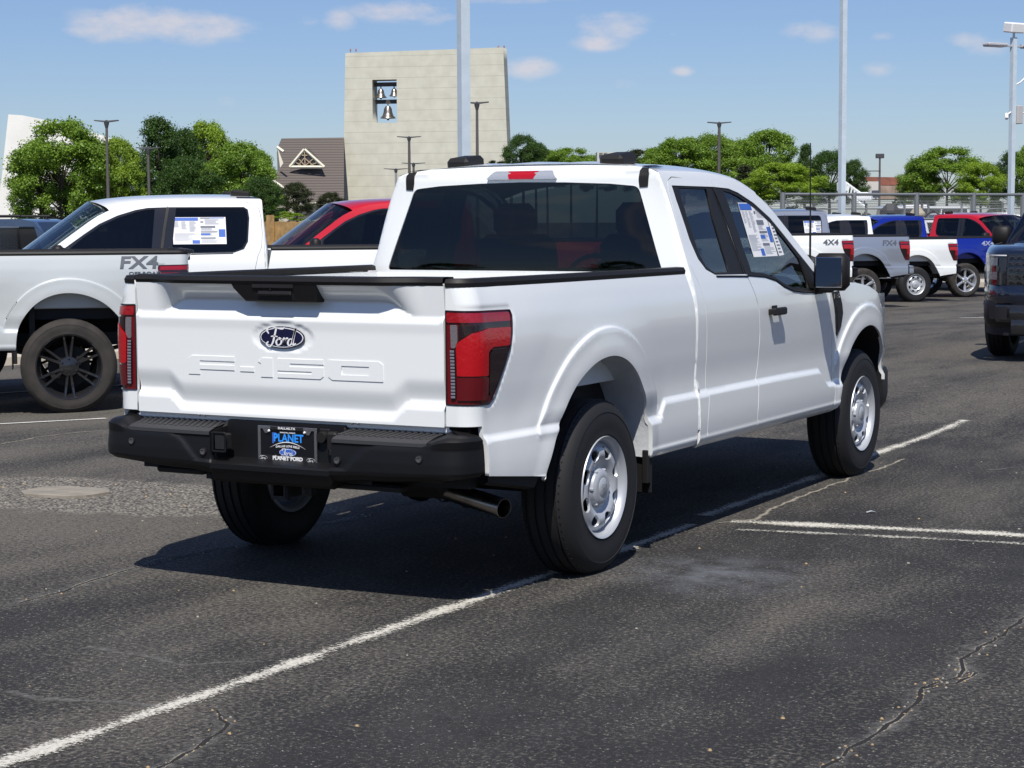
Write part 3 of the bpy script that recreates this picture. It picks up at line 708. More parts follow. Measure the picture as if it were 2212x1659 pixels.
    # ---- roof
    def zr(y): return ZROOF(np.maximum(y, 1.05) if sh == 0 else y)
    ZT = table([(0, 1.888), (.04, 1.896), (.12, 1.903), (.35, 1.908), (.7, 1.896), (.9, 1.868), (1, 1.842)])
    def roof(u, t):
        au = abs(u); ye = (1.055+sh)+t*(2.28-1.055-sh); yc = (1.035+sh)+t*(2.46-1.035-sh)
        ze = float(ZROOF(ye)); xe = float(X(ye, ze)); zc = float(ZT(t)); w = (1-au**2.6)**.62 if au < 1 else 0
        ribs = .004*math.cos(u*math.pi*5)*(1-au**4)*min(1, t*8)*(1-t)
        q = np.array((xe*u, yc+(ye-yc)*au**2.5, ze+(zc-ze)*w+ribs))
        if t < .14:
            k = (1-t/.14)**2; xx = .764*u; e = cr_f(np.array([xx]), np.array([ztop(xx)]))[0]; q = q*(1-k)+e*k
        return tuple(q)
    us = np.sin(np.linspace(-math.pi/2, math.pi/2, 41 if detail > 1 else 21)); ts = np.linspace(0, 1, 25 if detail > 1 else 12)
    g = G(); g.grid(roof, us, ts); rf = g.obj('roof', roofm or colour, T, ang=60)
    for sx in (1, -1):
        g = G(); g.box((sx*.455, 1.24+sh, 1.908), (.135, .20, .070), bev=.020, R=Matrix.Rotation(.12, 3, 'X')); g.obj('roof_fin', BLACK, rf, ang=20)
        dc = [(.668, 1.762), (.712, 1.765), (.714, 1.80), (.716, 1.83), (.708, ztop(.708)-.001), (.665, ztop(.665)-.001), (.662, 1.80)]
        panel('roof_ditch_cap', ('dc',)+K+(sx,), [(sx*a, b_) for a, b_ in dc], lambda x, z: cr_f(x, z)-np.array([0, .005, 0]), (0, -1, 0), BLACK, rf, step=.015, flange=.006)
        g = G(); g.grid(lambda u, t: tuple(np.array(roof(sx*(.870+.057*u), t*.16))+np.array((0, -.006*(1-t), .004+.003*min(1, t*4)))), np.linspace(0, 1, 4), np.linspace(0, 1, 6)); g.obj('roof_ditch_cap', BLACK, rf, ang=60, fix=False)
    # ---- windscreen, hood, front
    def ws(u, t):
        au = abs(u); ye = 2.30+t*(3.08-2.30); ze = float(ZROOF(ye))-.012; xe = float(X(ye, ze))-.02
        yc = 2.47+t*(3.36-2.47); zc = 1.838+t*(1.19-1.838); w = 1-au**2.2
        return (xe*u, ye+(yc-ye)*w, ze+(zc-ze)*w)
    g = G(); g.grid(ws, np.linspace(-1, 1, 21), np.linspace(0, 1, 12)); g.obj('windscreen', GLF, T, ang=70)
    if front:
        def hood(u, t):
            au = abs(u); y = 3.06+t*(4.02-3.06)+.50*t*(1-au**2.4)+.0; y = min(y, 4.55); ze = 1.205+.012*math.sin(t*3)-.075*t**2
            return (u*(.955-.05*t), y, ze+(.062-.02*t)*(1-au**2.5)+(.02 if .35 < au < .75 else 0)*(1-t))
        g = G(); g.grid(hood, np.linspace(-1, 1, 31), np.linspace(0, 1, 12)); g.obj('hood', colour, T, ang=60)
        g = G(); g.box((0, 4.60, .88), (1.20, .08, .44), bev=.02); g.obj('grille', BLACKG, T)
    d = G(); d.box((0, 3.02, 1.08), (1.72, .50, .24), bev=.06); d.tube([(-.38+.19*math.cos(a), 2.62+.05*math.sin(a), 1.20+.185*math.sin(a)) for a in np.linspace(0, 2*math.pi, 25)], .015, 8); d.box((0, 2.96, 1.24), (.30, .04, .14), bev=.02); d.obj('dashboard', DASH, T)
    fl = G(); fl.box((0, (yb+3.1)/2+.02, .56), (1.78, 3.1-yb-.1, .10)); fl.box((0, 3.22, .85), (1.76, .05, .60)); fl.box((0, yb+.09, .9), (1.76, .02, .6)); fl.obj('cab_floor', DARK, T)
    # inner skin of the cab so that light does not leak through the shell
    hl = G(); hl.grid(lambda u, t: tuple(np.array(roof(u, t))*np.array((.97, 1, 1))-np.array((0, 0, .03))), np.linspace(-1, 1, 15), np.linspace(.03, .97, 8)); hl.obj('headliner', SEAT, rf, ang=60)
    # ---- box interior, frame, axles
    f = G(); f.box((0, -.06+sh/2, .86), (1.60, 2.0+sh, .04)); f.box((0, yb-.05, 1.085), (1.74, .03, .49))
    for sx in (1, -1): f.box((sx*.845, -.05+sh/2, 1.09), (.03, 2.02+sh, .48))
    f.obj('bed_inner', colour, T)
    f = G()
    for sx in (1, -1):
        f.box((sx*.42, 1.68, .54), (.09, 5.0, .12)); f.tube([(sx*.55, -.60, .50), (sx*.55, -.2, .40), (sx*.55, .3, .40), (sx*.55, .75, .50)], .022, 6); f.tube([(sx*.42, -.1, .70), (sx*.50, .06, .36)], .030, 8)
    for y in (-1.05, -.55, .6, 1.6, 2.7): f.box((0, y, .52), (.86, .09, .08))
    f.tube([(-.80, 0, .39), (.80, 0, .39)], .045, 12); f.lathe([(0, -.15), (.09, -.12), (.135, -.02), (.12, .06), (.05, .14), (.04, .4)], 20, c=(0, 0, .40), axis='Y')
    f.tube([(0, .1, .42), (0, 2.4, .48)], .045, 10); f.tube([(-.80, 3.693, .39), (.80, 3.693, .39)], .03, 8)
    f.box((-.30, 1.5, .52), (.40, 1.2, .22), bev=.06); f.box((.28, 2.4, .50), (.34, 1.0, .18), bev=.05); f.obj('chassis', UNDER, T)
    f = G(); f.box((0, -.03+sh/2, .79), (1.55, 1.9+sh, .10))
    for sx in (1, -1): f.box((sx*.38, .0+sh/2, .66), (.03, 1.9+sh, .34))
    f.box((0, -.98, .665), (1.7, .05, .33)); f.box((0, .62+sh, .68), (1.75, .05, .36)); f.obj('underbody', DARK, T)
    f = G(); f.tube([(.30, .9, .46), (.30, 1.5, .46)], .10, 14); f.obj('silencer', UNDER, T)
    # ---- wheels
    for sx in (1, -1):
        [wheel(T, sx*.855, y, wheels, tyre, R, detail, zc=R-.011-lift/scale) for y in (0, 3.693)]
    # ---- tailgate
    lt = [[(x, zz) for x in np.linspace(-.78, .78, 60)] for zz in (1.1935, 1.1965)] if detail > 1 else []
    if detail > 1:
        for q in (-.022, -.009, .004, .03): lt.append([(x, .803+.055*float(sst(.53, .625, abs(x)))+q) for x in np.linspace(-.78, .78, 110)])
        for q in (.0, .02): lt.append([(x, 1.272-.055*float(sst(.50, .66, abs(x)))+q) for x in np.linspace(-.78, .78, 110)])
    tg = panel('tailgate', ('tg', st), rnd([(-.790, .763), (.790, .763), (.790, 1.345), (-.790, 1.345)], .004), tgf(), (0, -1, .0), colour, T, step=st if detail < 2 else .0135, lines=lt, flange=.05)
    cap = G()
    def capf(u, v):
        x = u; o, z = [(-.0, 1.336), (-.008, 1.350), (-.002, 1.368), (.03, 1.373), (.08, 1.371), (.095, 1.340)][v]
        return (x, float(tailgate_y(x, 1.344))+o, z)
    cap.grid(capf, np.linspace(-.790, .790, 41), range(6)); cap.box((0, -1.01, 1.06), (1.56, .02, .54)); cap.obj('tailgate_cap', BLACK, tg)
    # ---- rear bumper
    bw = {}
    P_out = [(.20, .728), (.165, .737), (.15, .737), (.145, .728), (.045, .712), (.012, .706), (0, .700), (-.002, .688), (0, .682), (-.006, .62), (-.006, .57), (-.002, .55), (.012, .525), (.05, .512), (.12, .525)]
    P_in = [(.20, .755), (.155, .754), (.15, .75), (.112, .745), (.110, .72), (.110, .70), (.108, .66), (.106, .62), (.104, .588), (.012, .578), (-.004, .570), (-.004, .545), (.010, .505), (.04, .487), (.12, .50)]
    BPX = [0, .3, .5, .70, .80, .85, .885, .915, .937, .950, .957, .960]; BPY = [-1.215, -1.2145, -1.212, -1.207, -1.202, -1.193, -1.180, -1.158, -1.128, -1.095, -1.06, -1.02]
    def dn(P):
        o = []
        for i, (a, b_) in enumerate(zip(P[:-1], P[1:])):
            k = 7 if 7 <= i <= 10 else 1; o += [(a[0]+(b_[0]-a[0])*q/k, a[1]+(b_[1]-a[1])*q/k) for q in range(k)]
        return o+[P[-1]]
    P_out = dn(P_out); P_in = dn(P_in); NR = len(P_out)
    def bpf(u, v):
        ax = abs(u); sg = -1 if u < 0 else 1
        w = float(sst(.300, .312, ax)); a, b = P_in[v], P_out[v]; o = a[0]*(1-w)+b[0]*w; z = a[1]*(1-w)+b[1]*w
        x0 = float(np.interp(ax, np.linspace(0, 1, 12), BPX)) if False else ax
        if ax <= .80: y0 = float(np.interp(ax, BPX, BPY)); nx, ny = 0, 1
        else:
            q = (ax-.80)/.20; xx = [.80, .848, .878, .902, .917, .926, .931, .933]; yy = [-1.202, -1.194, -1.182, -1.162, -1.136, -1.11, -1.088, -1.062]
            x0 = float(np.interp(q*7, range(8), xx)); y0 = float(np.interp(q*7, range(8), yy))
            x1 = float(np.interp(min(7, q*7+.5), range(8), xx)); y1 = float(np.interp(min(7, q*7+.5), range(8), yy)); x2 = float(np.interp(max(0, q*7-.5), range(8), xx)); y2 = float(np.interp(max(0, q*7-.5), range(8), yy))
            tx, ty = x1-x2, y1-y2; l = math.hypot(tx, ty); nx, ny = -ty/l, tx/l; o = min(o, .20-.15*q)
        if v >= 7:
            xb = .385+max(0, z-.585)*1.0+.05*float(sst(.66, .70, z)); pr = max(float(sst(xb-.016, xb+.016, ax))*float(sst(.695+.03*sst(.76, .84, ax), .675+.03*sst(.76, .84, ax), z)) if ax > .31 else 0, 1-float(sst(.572, .582, z))); o -= .010*pr*max(0, min(1, (NR-1-v)/4))
        zl = max(0, .60-z)/.10; z += min(1, zl)*(.022*float(sst(.22, .50, ax))+.030*float(sst(.5, .95, ax)))*(w)
        if v < 9: z += .026*float(sst(.755, .835, ax))
        return (sg*(x0+nx*o), y0+ny*o, z)
    xs = [0, .1, .2, .28, .299, .302, .306, .312, .34]+[.36+.012*k for k in range(18)]+[.60, .66, .72, .78]+[.80+.20*k/14 for k in range(15)]
    g = G(); g.grid(bpf, [-x for x in xs[::-1]]+xs[1:], range(NR))
    bp = g.obj('rear_bumper', bumper, T, ang=28)
    for sx in (1, -1):
        g = G(); us_ = [.315, .40, .5, .6, .70, .765]
        g.grid(lambda u, v: (sx*u, bpf(u, 0)[1]-.20+[.142, .138, .045, .012, -.004, -.006][v], bpf(u, 1)[2]-.737+[.732, .7335, .7185, .711, .7045, .690][v]), us_, range(6))
        for k in range(15):
            x = .335+k*.030; g.box((sx*x, bpf(x, 0)[1]-.20+.085, bpf(x, 1)[2]-.737+.7265), (.015, .10, .006), bev=.002, R=Matrix.Rotation(.17, 3, 'X') @ Matrix.Rotation(sx*-.3, 3, 'Z'))
        g.obj('step_pad', PAD, bp, ang=30)
        for x, z in ((.345, .617), (.738, .643)):
            s = G(); y0 = bpf(x, 18)[1]-(.004 if x < .5 else 0); s.lathe([(.0, -.006), (.008, -.006), (.0085, -.009), (.0125, -.009), (.013, .02)], 20, c=(sx*x, y0+.001, z), axis='Y'); s.obj('parking_sensor', mat('sensor_grey', (.07, .07, .075), .3), bp)
            s = G(); s.lathe([(.0128, -.0085), (.0155, -.0085), (.016, .02)], 20, c=(sx*x, y0+.0015, z), axis='Y'); s.obj('sensor_bezel', DARK, bp)
    if detail > 1: main_rear(T, bp, tg, colour)
    else:
        g = G(); g.box((0, -1.105, .68), (.30, .006, .15)); g.obj('plate', mat('blank_plate', (.03, .03, .035), .4), bp)
        g = G(); g.box((0, -1.155, 1.305), (.42, .03, .085), bev=.008); g.obj('tailgate_handle', BLACK, tg)
    return T

def main_rear(T, bp, tg, colour):
    # pocket in the bumper, socket, receiver hitch, exhaust
    g = G(); g.box((-.268, -1.183, .660), (.052, .060, .070), bev=.006, rz=.0); g.obj('tow_pocket', DARK, bp)
    g = G()
    for a in ((-.268, -1.214, .700, .066, .010), (-.268, -1.214, .620, .066, .010)): g.box((a[0], a[1], a[2]), (a[3], .008, a[4]), bev=.003)
    for x in (-.301, -.235): g.box((x, -1.214, .660), (.010, .008, .086), bev=.003)
    g.obj('pocket_rim', BUMP, bp)
    g = G(); g.lathe([(0, -.03), (.022, -.03), (.025, -.022), (.025, .0)], 20, c=(.205, -1.105, .695), axis='Y'); g.box((.205, -1.10, .72), (.05, .02, .02), bev=.004); g.obj('lock_cover', BLACK, bp)
    g = G(); g.box((.262, -1.125, .680), (.050, .045, .085), bev=.010); g.box((.268, -1.130, .635), (.035, .04, .03), bev=.006); g.obj('trailer_socket', BLACK, bp)
    h = G()
    def sq(w, y0, y1, t=.009, cx=-.01, cz=.462):
        w2 = w/2
        for a, b, c, d in ((0, w2-t/2, w, t), (0, -w2+t/2, w, t)): h.box((cx+a, (y0+y1)/2, cz+b), (c, abs(y1-y0), d))
        for a in (-1, 1): h.box((cx+a*(w2-t/2), (y0+y1)/2, cz), (t, abs(y1-y0), w-2*t))
    sq(.070, -1.02, -1.145); sq(.084, -1.115, -1.140, .008); h.box((.09, -1.05, .47), (.035, .05, .075), bev=.005); h.box((-.09, -1.04, .47), (.035, .05, .075), bev=.005)
    h.obj('hitch_receiver', UNDER, T)
    h = G(); h.box((0, -1.02, .56), (1.5, .10, .07), bev=.01); h.box((-.56, -1.08, .512), (.26, .08, .030), bev=.01); h.box((-.37, -1.08, .498), (.07, .07, .04), bev=.01); h.box((.42, -1.06, .494), (.30, .08, .03), bev=.01); h.obj('bumper_bracket', DARK, T)
    g = G(); t0 = Vector((.40, -.60, .445)); t1 = Vector((.865, -.745, .388)); ax = (t1-t0).normalized(); Mx = ax.to_track_quat('Z', 'Y').to_matrix()
    L_ = (t1-t0).length
    g.lathe([(.0405, 0), (.0425, .01), (.0425, L_-.002), (.0415, L_), (.0395, L_), (.0385, L_-.003), (.0385, L_-.20), (0, L_-.20)], 32, c=t0, M=Mx); g.obj('exhaust_tip', PIPE, T)
    g = G(); g.lathe([(0, -.10), (.30, -.09), (.365, -.05), (.375, 0), (.365, .07), (.30, .10), (.18, .10), (.15, .05), (0, .05)], 40, c=(.02, -.52, .60)); g.obj('spare_wheel', RUB, T)
    g = G(); g.box((.62, -.62, .43), (.05, .06, .14), bev=.01); g.lathe([(.052, -.012), (.055, 0), (.052, .012)], 20, c=t0+ax*.12, M=Mx); g.box((.42, -.55, .47), (.30, .34, .15), bev=.05); g.obj('exhaust_silencer', DARK, T)
    # body strip between tailgate and bumper
    g = G(); g.box((0, -1.060, .758), (1.66, .05, .05), bev=.008); g.obj('rear_sill', colour, T)
    g = G()
    for x in (-.47, -.44, .33, .36): g.lathe([(0, -.003), (.007, -.002), (.008, 0)], 10, c=(x, -1.086, .757), axis='Y')
    g.obj('sill_bolt', CHROME, T)
    # handle bezel
    hz0, hz1 = 1.268, 1.347
    class HM:
        def __matmul__(s, v): return Vector((v.x, v.z+(1.347-v.y)*.36, v.y))
    b = G()
    b.prism([(-.222, hz1+.006), (.222, hz1+.006), (.202, 1.262), (-.160, 1.262), (-.210, 1.318)], -1.120, -1.184, M=HM(), ch=.005)
    hb = b.obj('tailgate_handle', BLACK, T, ang=25)
    b = G(); b.prism([(-.115, 1.308), (.100, 1.308), (.100, 1.272), (-.075, 1.272)], -1.16, -1.1848, M=HM()); b.obj('handle_recess', DARK, hb, ang=0)
    b = G(); b.box((.005, -1.170, 1.300), (.17, .012, .022), bev=.004, R=Matrix.Rotation(-.3, 3, 'X')); b.obj('handle_lever', BLACK, hb)
    b = G(); b.box((0, -1.1795, 1.333), (.21, .004, .024), bev=.0015); b.lathe([(0, -.005), (.004, -.005), (.0045, 0)], 12, c=(-.012, -1.174, 1.316), axis='Y'); b.obj('camera_housing', BLACKG, hb)
    # oval badge
    badge_oval(tg, lambda v: Vector((v.x, -1.1105-v.z-.002, 1.110+v.y)), .232, .094, mat('badge_blue', (.005, .007, .038), .15, coat=.7), 'oval_badge')
    # embossed name
    B = [[(20, 100), (247, 100), (247, 73), (62, 73), (62, 54), (247, 54), (247, 27), (62, 27), (62, 0), (0, 0), (0, 84)],
         [(277, 50), (350, 50), (350, 24), (277, 24)], [(372, 78), (394, 100), (447, 100), (447, 0), (386, 0), (386, 70)],
         [(472, 100), (705, 100), (705, 74), (536, 74), (536, 60), (705, 60), (705, 14), (690, 0), (472, 0), (472, 25), (645, 25), (645, 36), (472, 36)],
         [(730, 100), (978, 100), (997, 84), (997, 0), (748, 0), (730, 16)]]
    g = G()
    for k, p in enumerate(B):
        q = [(-.502+a*1.004/997, .938+b_*.083/100) for a, b_ in p]
        yy = lambda x, z: float(tailgate_y(x, z))
        def MM(v): return Vector((v.x, yy(v.x, v.y)-v.z, v.y))
        class _M:
            def __matmul__(s, v): return MM(v)
        if k == 4:
            hole = [(-.502+a*1.004/997, .938+b_*.083/100) for a, b_ in [(795, 73), (930, 73), (930, 27), (795, 27)]]
            me = panel_mesh(rnd(q, .001), lambda x, z: np.stack([x+0*z, tailgate_y(x, z)-.0035, z+0*x], -1), (0, -1, 0), step=.02, holes=[hole], flange=.004)
            link('embossed_lettering', me, colour, tg)
        else: g.prism(q, -.002, .0035, M=_M(), ch=.0012)
    g.obj('embossed_lettering', colour, tg, ang=0)
    # licence plate
    pc = Vector((.020, -1.110, .654)); pw, ph = .305, .152
    F = lambda v: Vector((pc.x+v.x, pc.y-v.z, pc.z+v.y))
    g = G(); g.add([F(Vector((sx*pw/2*.97, sz*ph/2*.97, .003))) for sx, sz in ((-1, -1), (1, -1), (1, 1), (-1, 1))], [(0, 1, 2, 3)]); pl = g.obj('licence_plate', mat('plate_black', (.006, .006, .008), .3), T, ang=0)
    g = G()
    for x, z, w, h in ((0, ph/2-.006, pw, .014), (0, -ph/2+.006, pw, .012), (-pw/2+.007, 0, .014, ph-.024), (pw/2-.007, 0, .014, ph-.024)): g.box(F(Vector((x, z, .006))), (w, .008, h), bev=.002)
    for sx in (-1, 1): g.prism([(sx*.108-.018, ph/2-.012), (sx*.108+.018, ph/2-.012), (sx*.108+.006, ph/2-.030), (sx*.108-.006, ph/2-.030)], .004, .009, M=type('q', (), {'__matmul__': lambda s, v: F(v)})())
    g.obj('plate_frame', CHROME if False else mat('frame_chrome', (.42, .43, .45), .22, .9), pl)
    g = G()
    for x, z, w, h in ((0, ph/2-.0065, .17, .013), (0, -ph/2+.0165, pw-.028, .026)): g.box(F(Vector((x, z, .0102))), (w, .001, h))
    g.obj('frame_band', DARK, pl)
    def txt(s, x, z, size, m, sx=1, name='plate_lettering', zz=.0115, **k):
        g = G(); letters(g, s, lambda v: F(Vector((x+v.x, z+v.y, zz+v.z))), size, sx=sx, extrude=.0003, **k); return g.obj(name, m, pl, ang=0)
    txt('DALLAS,TX', 0, ph/2-.0068, .0125, WPRINT, 1.25, bold=.0005, space=1.15)
    txt("RANDALL REED'S", .0, .051, .0085, WPRINT, 1.2, bold=.0003, zz=.004)
    PB = mat('print_sky_blue', (.03, .30, .90), .4)
    txt('PLANET', .004, .026, .047, PB, .92, bold=.0012, zz=.004); txt('P', -.068, .023, .064, BPRINT, .9, bold=.0012, zz=.0036)
    g = G(); n = 24
    arc = lambda t: (-.092+.184*t, -.006+.016*math.sin(math.pi*t)-.010*abs(2*t-1)**2)
    vs = []
    for i in range(n+1): x, z = arc(i/n); w = .0035*math.sin(math.pi*i/n)+.0004; vs += [F(Vector((x, z+w/2, .0047))), F(Vector((x, z-w/2, .0047)))]
    g.add(vs, [(2*i, 2*i+1, 2*i+3, 2*i+2) for i in range(n)]); g.obj('plate_arc', WPRINT, pl, ang=0, fix=False)
    g = G(); letters(g, 'DALLAS LOVE FIELD', lambda v: F(Vector((v.x, -.0115+v.y+.010*math.cos(v.x/.075*1.2)-.006, .0045+v.z))), .0125, sx=1.1, extrude=.0003, bold=.0003); g.obj('plate_lettering', WPRINT, pl, ang=0)
    badge_oval(pl, lambda v: F(Vector((v.x, -.034+v.y, .003+v.z*.5))), .088, .034, BPRINT, 'plate_oval')
    txt('PlanetFordDallas.com', .0, -.0525, .0115, WPRINT, 1.25, zz=.0105)
    txt('PLANET FORD', .004, -ph/2+.0165, .0215, WPRINT, 1.12, bold=.001)
    for sx in (-1, 1):
        badge_oval(pl, lambda v: F(Vector((sx*.123+v.x, -ph/2+.016+v.y, .0095+v.z*.5))), .044, .019, mat('plate_black', (.006, .006, .008), .3), 'plate_oval')
        g = G(); g.lathe([(0, -.006), (.004, -.005), (.006, 0)], 12, c=F(Vector((sx*.108*.85, ph/2-.020, .010))), axis='Y'); g.obj('plate_screw', WPRINT, pl)
def sticker(parent, F, w, h, key=0):
    """price sheet in a window: F maps (a, b, lift) to the glass"""
    random.seed(5+key); g = G(); g.add([F(a*w, b*h, 0) for a, b in ((0, 0), (1, 0), (1, 1), (0, 1))], [(0, 1, 2, 3)])
    s = g.obj('window_sticker', WPRINT, parent, ang=0, fix=False)
    def rects(nm, m, L):
        g = G()
        for a, b, c, d in L: g.add([F(x*w, y*h, .0015) for x, y in ((a, b), (c, b), (c, d), (a, d))], [(0, 1, 2, 3)])
        g.obj(nm, m, s, ang=0, fix=False)
    rects('sticker_header', BPRINT, [(.01, .87, .48, .985), (.70, .955, .97, .985), (.36, .02, .50, .15), (.52, .33, .70, .40), (.86, .26, .985, .55)])
    rects('sticker_heading', KPRINT, [(.52, .945, .70, .985), (.52, .60, .80, .68), (.52, .44, .84, .475), (.52, .20, .80, .25), (.52, .80, .58, .85)])
    L = []
    for c0, c1, y0, y1 in ((.03, .14, .62, .84), (.16, .29, .55, .84), (.31, .46, .45, .84), (.03, .46, .10, .40), (.53, .82, .50, .58), (.53, .84, .27, .42), (.53, .97, .03, .18), (.60, .96, .72, .92)):
        y = y1
        while y > y0:
            L.append((c0, y, c0+(c1-c0)*random.uniform(.55, 1), y+.0065)); y -= .019
    rects('sticker_text', mat('faint_print', (.40, .42, .46), .5), L)
    return s
# ------------------------------------------------------------------ ground, lines, cracks
def asphalt():
    m = bpy.data.materials.new('asphalt'); m.use_nodes = True; nt = m.node_tree; N = nt.nodes; L = nt.links; b = N['Principled BSDF']
    ge = N.new('ShaderNodeNewGeometry'); pos = ge.outputs['Position']
    def noise(sc, det=5, ro=.5, vec=pos, st=None):
        n = N.new('ShaderNodeTexNoise'); n.inputs['Scale'].default_value = sc; n.inputs['Detail'].default_value = det; n.inputs['Roughness'].default_value = ro
        if st:
            mp = N.new('ShaderNodeMapping'); mp.inputs['Rotation'].default_value = (0, 0, st[0]); mp.inputs['Scale'].default_value = (1, st[1], 1); L.new(vec, mp.inputs[0]); L.new(mp.outputs[0], n.inputs['Vector'])
        else: L.new(vec, n.inputs['Vector'])
        return n.outputs[0]
    def mth(op, a, b_=None, cl=False):
        n = N.new('ShaderNodeMath'); n.operation = op; n.use_clamp = cl
        for i, v in enumerate((a, b_)):
            if v is None: continue
            if isinstance(v, (int, float)): n.inputs[i].default_value = v
            else: L.new(v, n.inputs[i])
        return n.outputs[0]
    def mixc(f, a, c):
        n = N.new('ShaderNodeMix'); n.data_type = 'RGBA'
        if isinstance(f, (int, float)): n.inputs[0].default_value = f
        else: L.new(f, n.inputs[0])
        for i, v in ((6, a), (7, c)):
            if isinstance(v, tuple): n.inputs[i].default_value = (*v, 1)
            else: L.new(v, n.inputs[i])
        return n.outputs[2]
    def ramp(v, lo, hi): return mth('MULTIPLY', mth('SUBTRACT', v, lo), 1/(hi-lo), True)
    def spot(x, y, rx, ry, rot=0):
        mp = N.new('ShaderNodeMapping'); mp.vector_type = 'TEXTURE'; mp.inputs['Location'].default_value = (x, y, 0); mp.inputs['Rotation'].default_value = (0, 0, rot); mp.inputs['Scale'].default_value = (rx, ry, 50)
        L.new(pos, mp.inputs[0]); d = N.new('ShaderNodeVectorMath'); d.operation = 'LENGTH'; L.new(mp.outputs[0], d.inputs[0])
        return mth('SUBTRACT', 1, d.outputs['Value'], True)
    big = noise(.35, 6, .55); mid = noise(1.7, 6, .6); streak = noise(1.3, 6, .6, st=(YAW*-1+.15, .28)); fine = noise(55, 3, .6); finer = noise(140, 2, .6)
    base = mixc(ramp(mid, .35, .7), (.019, .019, .020), (.033, .032, .0315))
    # worn, paler and browner where the top coat has gone; more of it further off
    sep = N.new('ShaderNodeSeparateXYZ'); L.new(pos, sep.inputs[0])
    dot = N.new('ShaderNodeVectorMath'); dot.operation = 'DOT_PRODUCT'; L.new(pos, dot.inputs[0]); dot.inputs[1].default_value = (RGT[0]*-.45+FWD[0]*.9, RGT[1]*-.45+FWD[1]*.9, 0)
    far = ramp(dot.outputs['Value'], -5.5, 7.0)
    left = mth('ADD', mth('MULTIPLY', spot(-2.6, -.5, 2.4, 1.6, .3), .34), mth('MULTIPLY', spot(-1.2, 2.2, 2.2, 1.4, 0), .25))
    raw = mth('ADD', mth('ADD', mth('MULTIPLY', streak, .9), mth('MULTIPLY', big, .5)), mth('ADD', mth('MULTIPLY', far, .24), mth('ADD', left, mth('MULTIPLY', mth('SUBTRACT', fine, .5), .8))))
    w = mth('MULTIPLY', ramp(raw, .76, 1.02), .92)
    col = mixc(w, base, (.108, .098, .082)); dk = ramp(noise(38, 4, .7), .50, .36); col = mixc(mth('MULTIPLY', dk, .7), col, (.014, .014, .015))
    grain = ramp(fine, .50, .72)
    col = mixc(mth('MULTIPLY', grain, mth('ADD', .16, mth('MULTIPLY', w, .52))), col, (.17, .155, .13))
    # chalky spill beside the rear wheel, and a bleached band across the aisle
    chalk = mth('MULTIPLY', spot(1.42, .18, .55, .62, .6), ramp(noise(6, 6, .65), .35, .62))
    col = mixc(mth('MULTIPLY', chalk, .75, True), col, (.15, .158, .175))
    for q in ((2.1, -1.0, 1.3, .9, .3), (1.8, -2.6, .9, .6, 0), (.2, -2.2, .8, .7, 0), (3.0, .9, .8, .5, .4)):
        ch = mth('MULTIPLY', spot(*q), ramp(noise(3.1, 6, .62), .42, .7)); col = mixc(mth('MULTIPLY', ch, .55, True), col, (.060, .058, .057))
    # pale stones showing through the surface
    v = N.new('ShaderNodeTexVoronoi'); v.inputs['Scale'].default_value = 85; v.inputs['Randomness'].default_value = 1; L.new(pos, v.inputs['Vector'])
    sel = N.new('ShaderNodeSeparateColor'); L.new(v.outputs['Color'], sel.inputs[0])
    dens_ = mth('ADD', .03, mth('MULTIPLY', mth('ADD', ramp(mid, .42, .72), mth('MULTIPLY', w, 1.2)), .13))
    sp = mth('MULTIPLY', mth('LESS_THAN', sel.outputs[0], dens_), mth('LESS_THAN', v.outputs['Distance'], .36))
    col = mixc(mth('MULTIPLY', sp, .7), col, (.24, .225, .19))
    v2 = N.new('ShaderNodeTexVoronoi'); v2.inputs['Scale'].default_value = 170; L.new(pos, v2.inputs['Vector']); s2 = N.new('ShaderNodeSeparateColor'); L.new(v2.outputs['Color'], s2.inputs[0])
    sp2 = mth('MULTIPLY', mth('LESS_THAN', s2.outputs[1], mth('MULTIPLY', dens_, 1.5)), mth('LESS_THAN', v2.outputs['Distance'], .4))
    col = mixc(mth('MULTIPLY', sp2, .5), col, (.18, .17, .145))
    # bare gravelly patch round the concrete cover
    gp = mth('ADD', spot(-2.95, .84, 2.2, .80, .12), mth('MULTIPLY', mth('SUBTRACT', noise(3.5, 6, .6), .5), .8))
    gm = ramp(gp, .14, .30)
    v3 = N.new('ShaderNodeTexVoronoi'); v3.inputs['Scale'].default_value = 60; L.new(pos, v3.inputs['Vector']); s3 = N.new('ShaderNodeSeparateColor'); L.new(v3.outputs['Color'], s3.inputs[0])
    gc = mixc(s3.outputs[0], (.11, .10, .085), (.36, .33, .275)); gc = mixc(ramp(v3.outputs['Distance'], .42, .65), gc, (.065, .06, .053))
    col = mixc(mth('MULTIPLY', gm, .9), col, gc)
    # faint curved tyre scuffs
    wv = N.new('ShaderNodeTexWave'); wv.wave_type = 'RINGS'; wv.rings_direction = 'Z'; wv.inputs['Scale'].default_value = 4.2; wv.inputs['Distortion'].default_value = 1.2; wv.inputs['Detail'].default_value = 3
    mp = N.new('ShaderNodeMapping'); mp.inputs['Location'].default_value = (2.6, 3.8, 0); L.new(pos, mp.inputs[0]); L.new(mp.outputs[0], wv.inputs[0])
    sc = mth('MULTIPLY', ramp(wv.outputs[0], .82, 1.0), mth('ADD', spot(.1, -1.9, 1.0, 1.5), spot(1.6, -1.7, .9, 1.6))); col = mixc(mth('MULTIPLY', sc, .06), col, (.13, .125, .12))
    L.new(col, b.inputs['Base Color']); b.inputs['Roughness'].default_value = .88; b.inputs['Specular IOR Level'].default_value = .3
    bp = N.new('ShaderNodeBump'); bp.inputs['Strength'].default_value = .55; bp.inputs['Distance'].default_value = .006
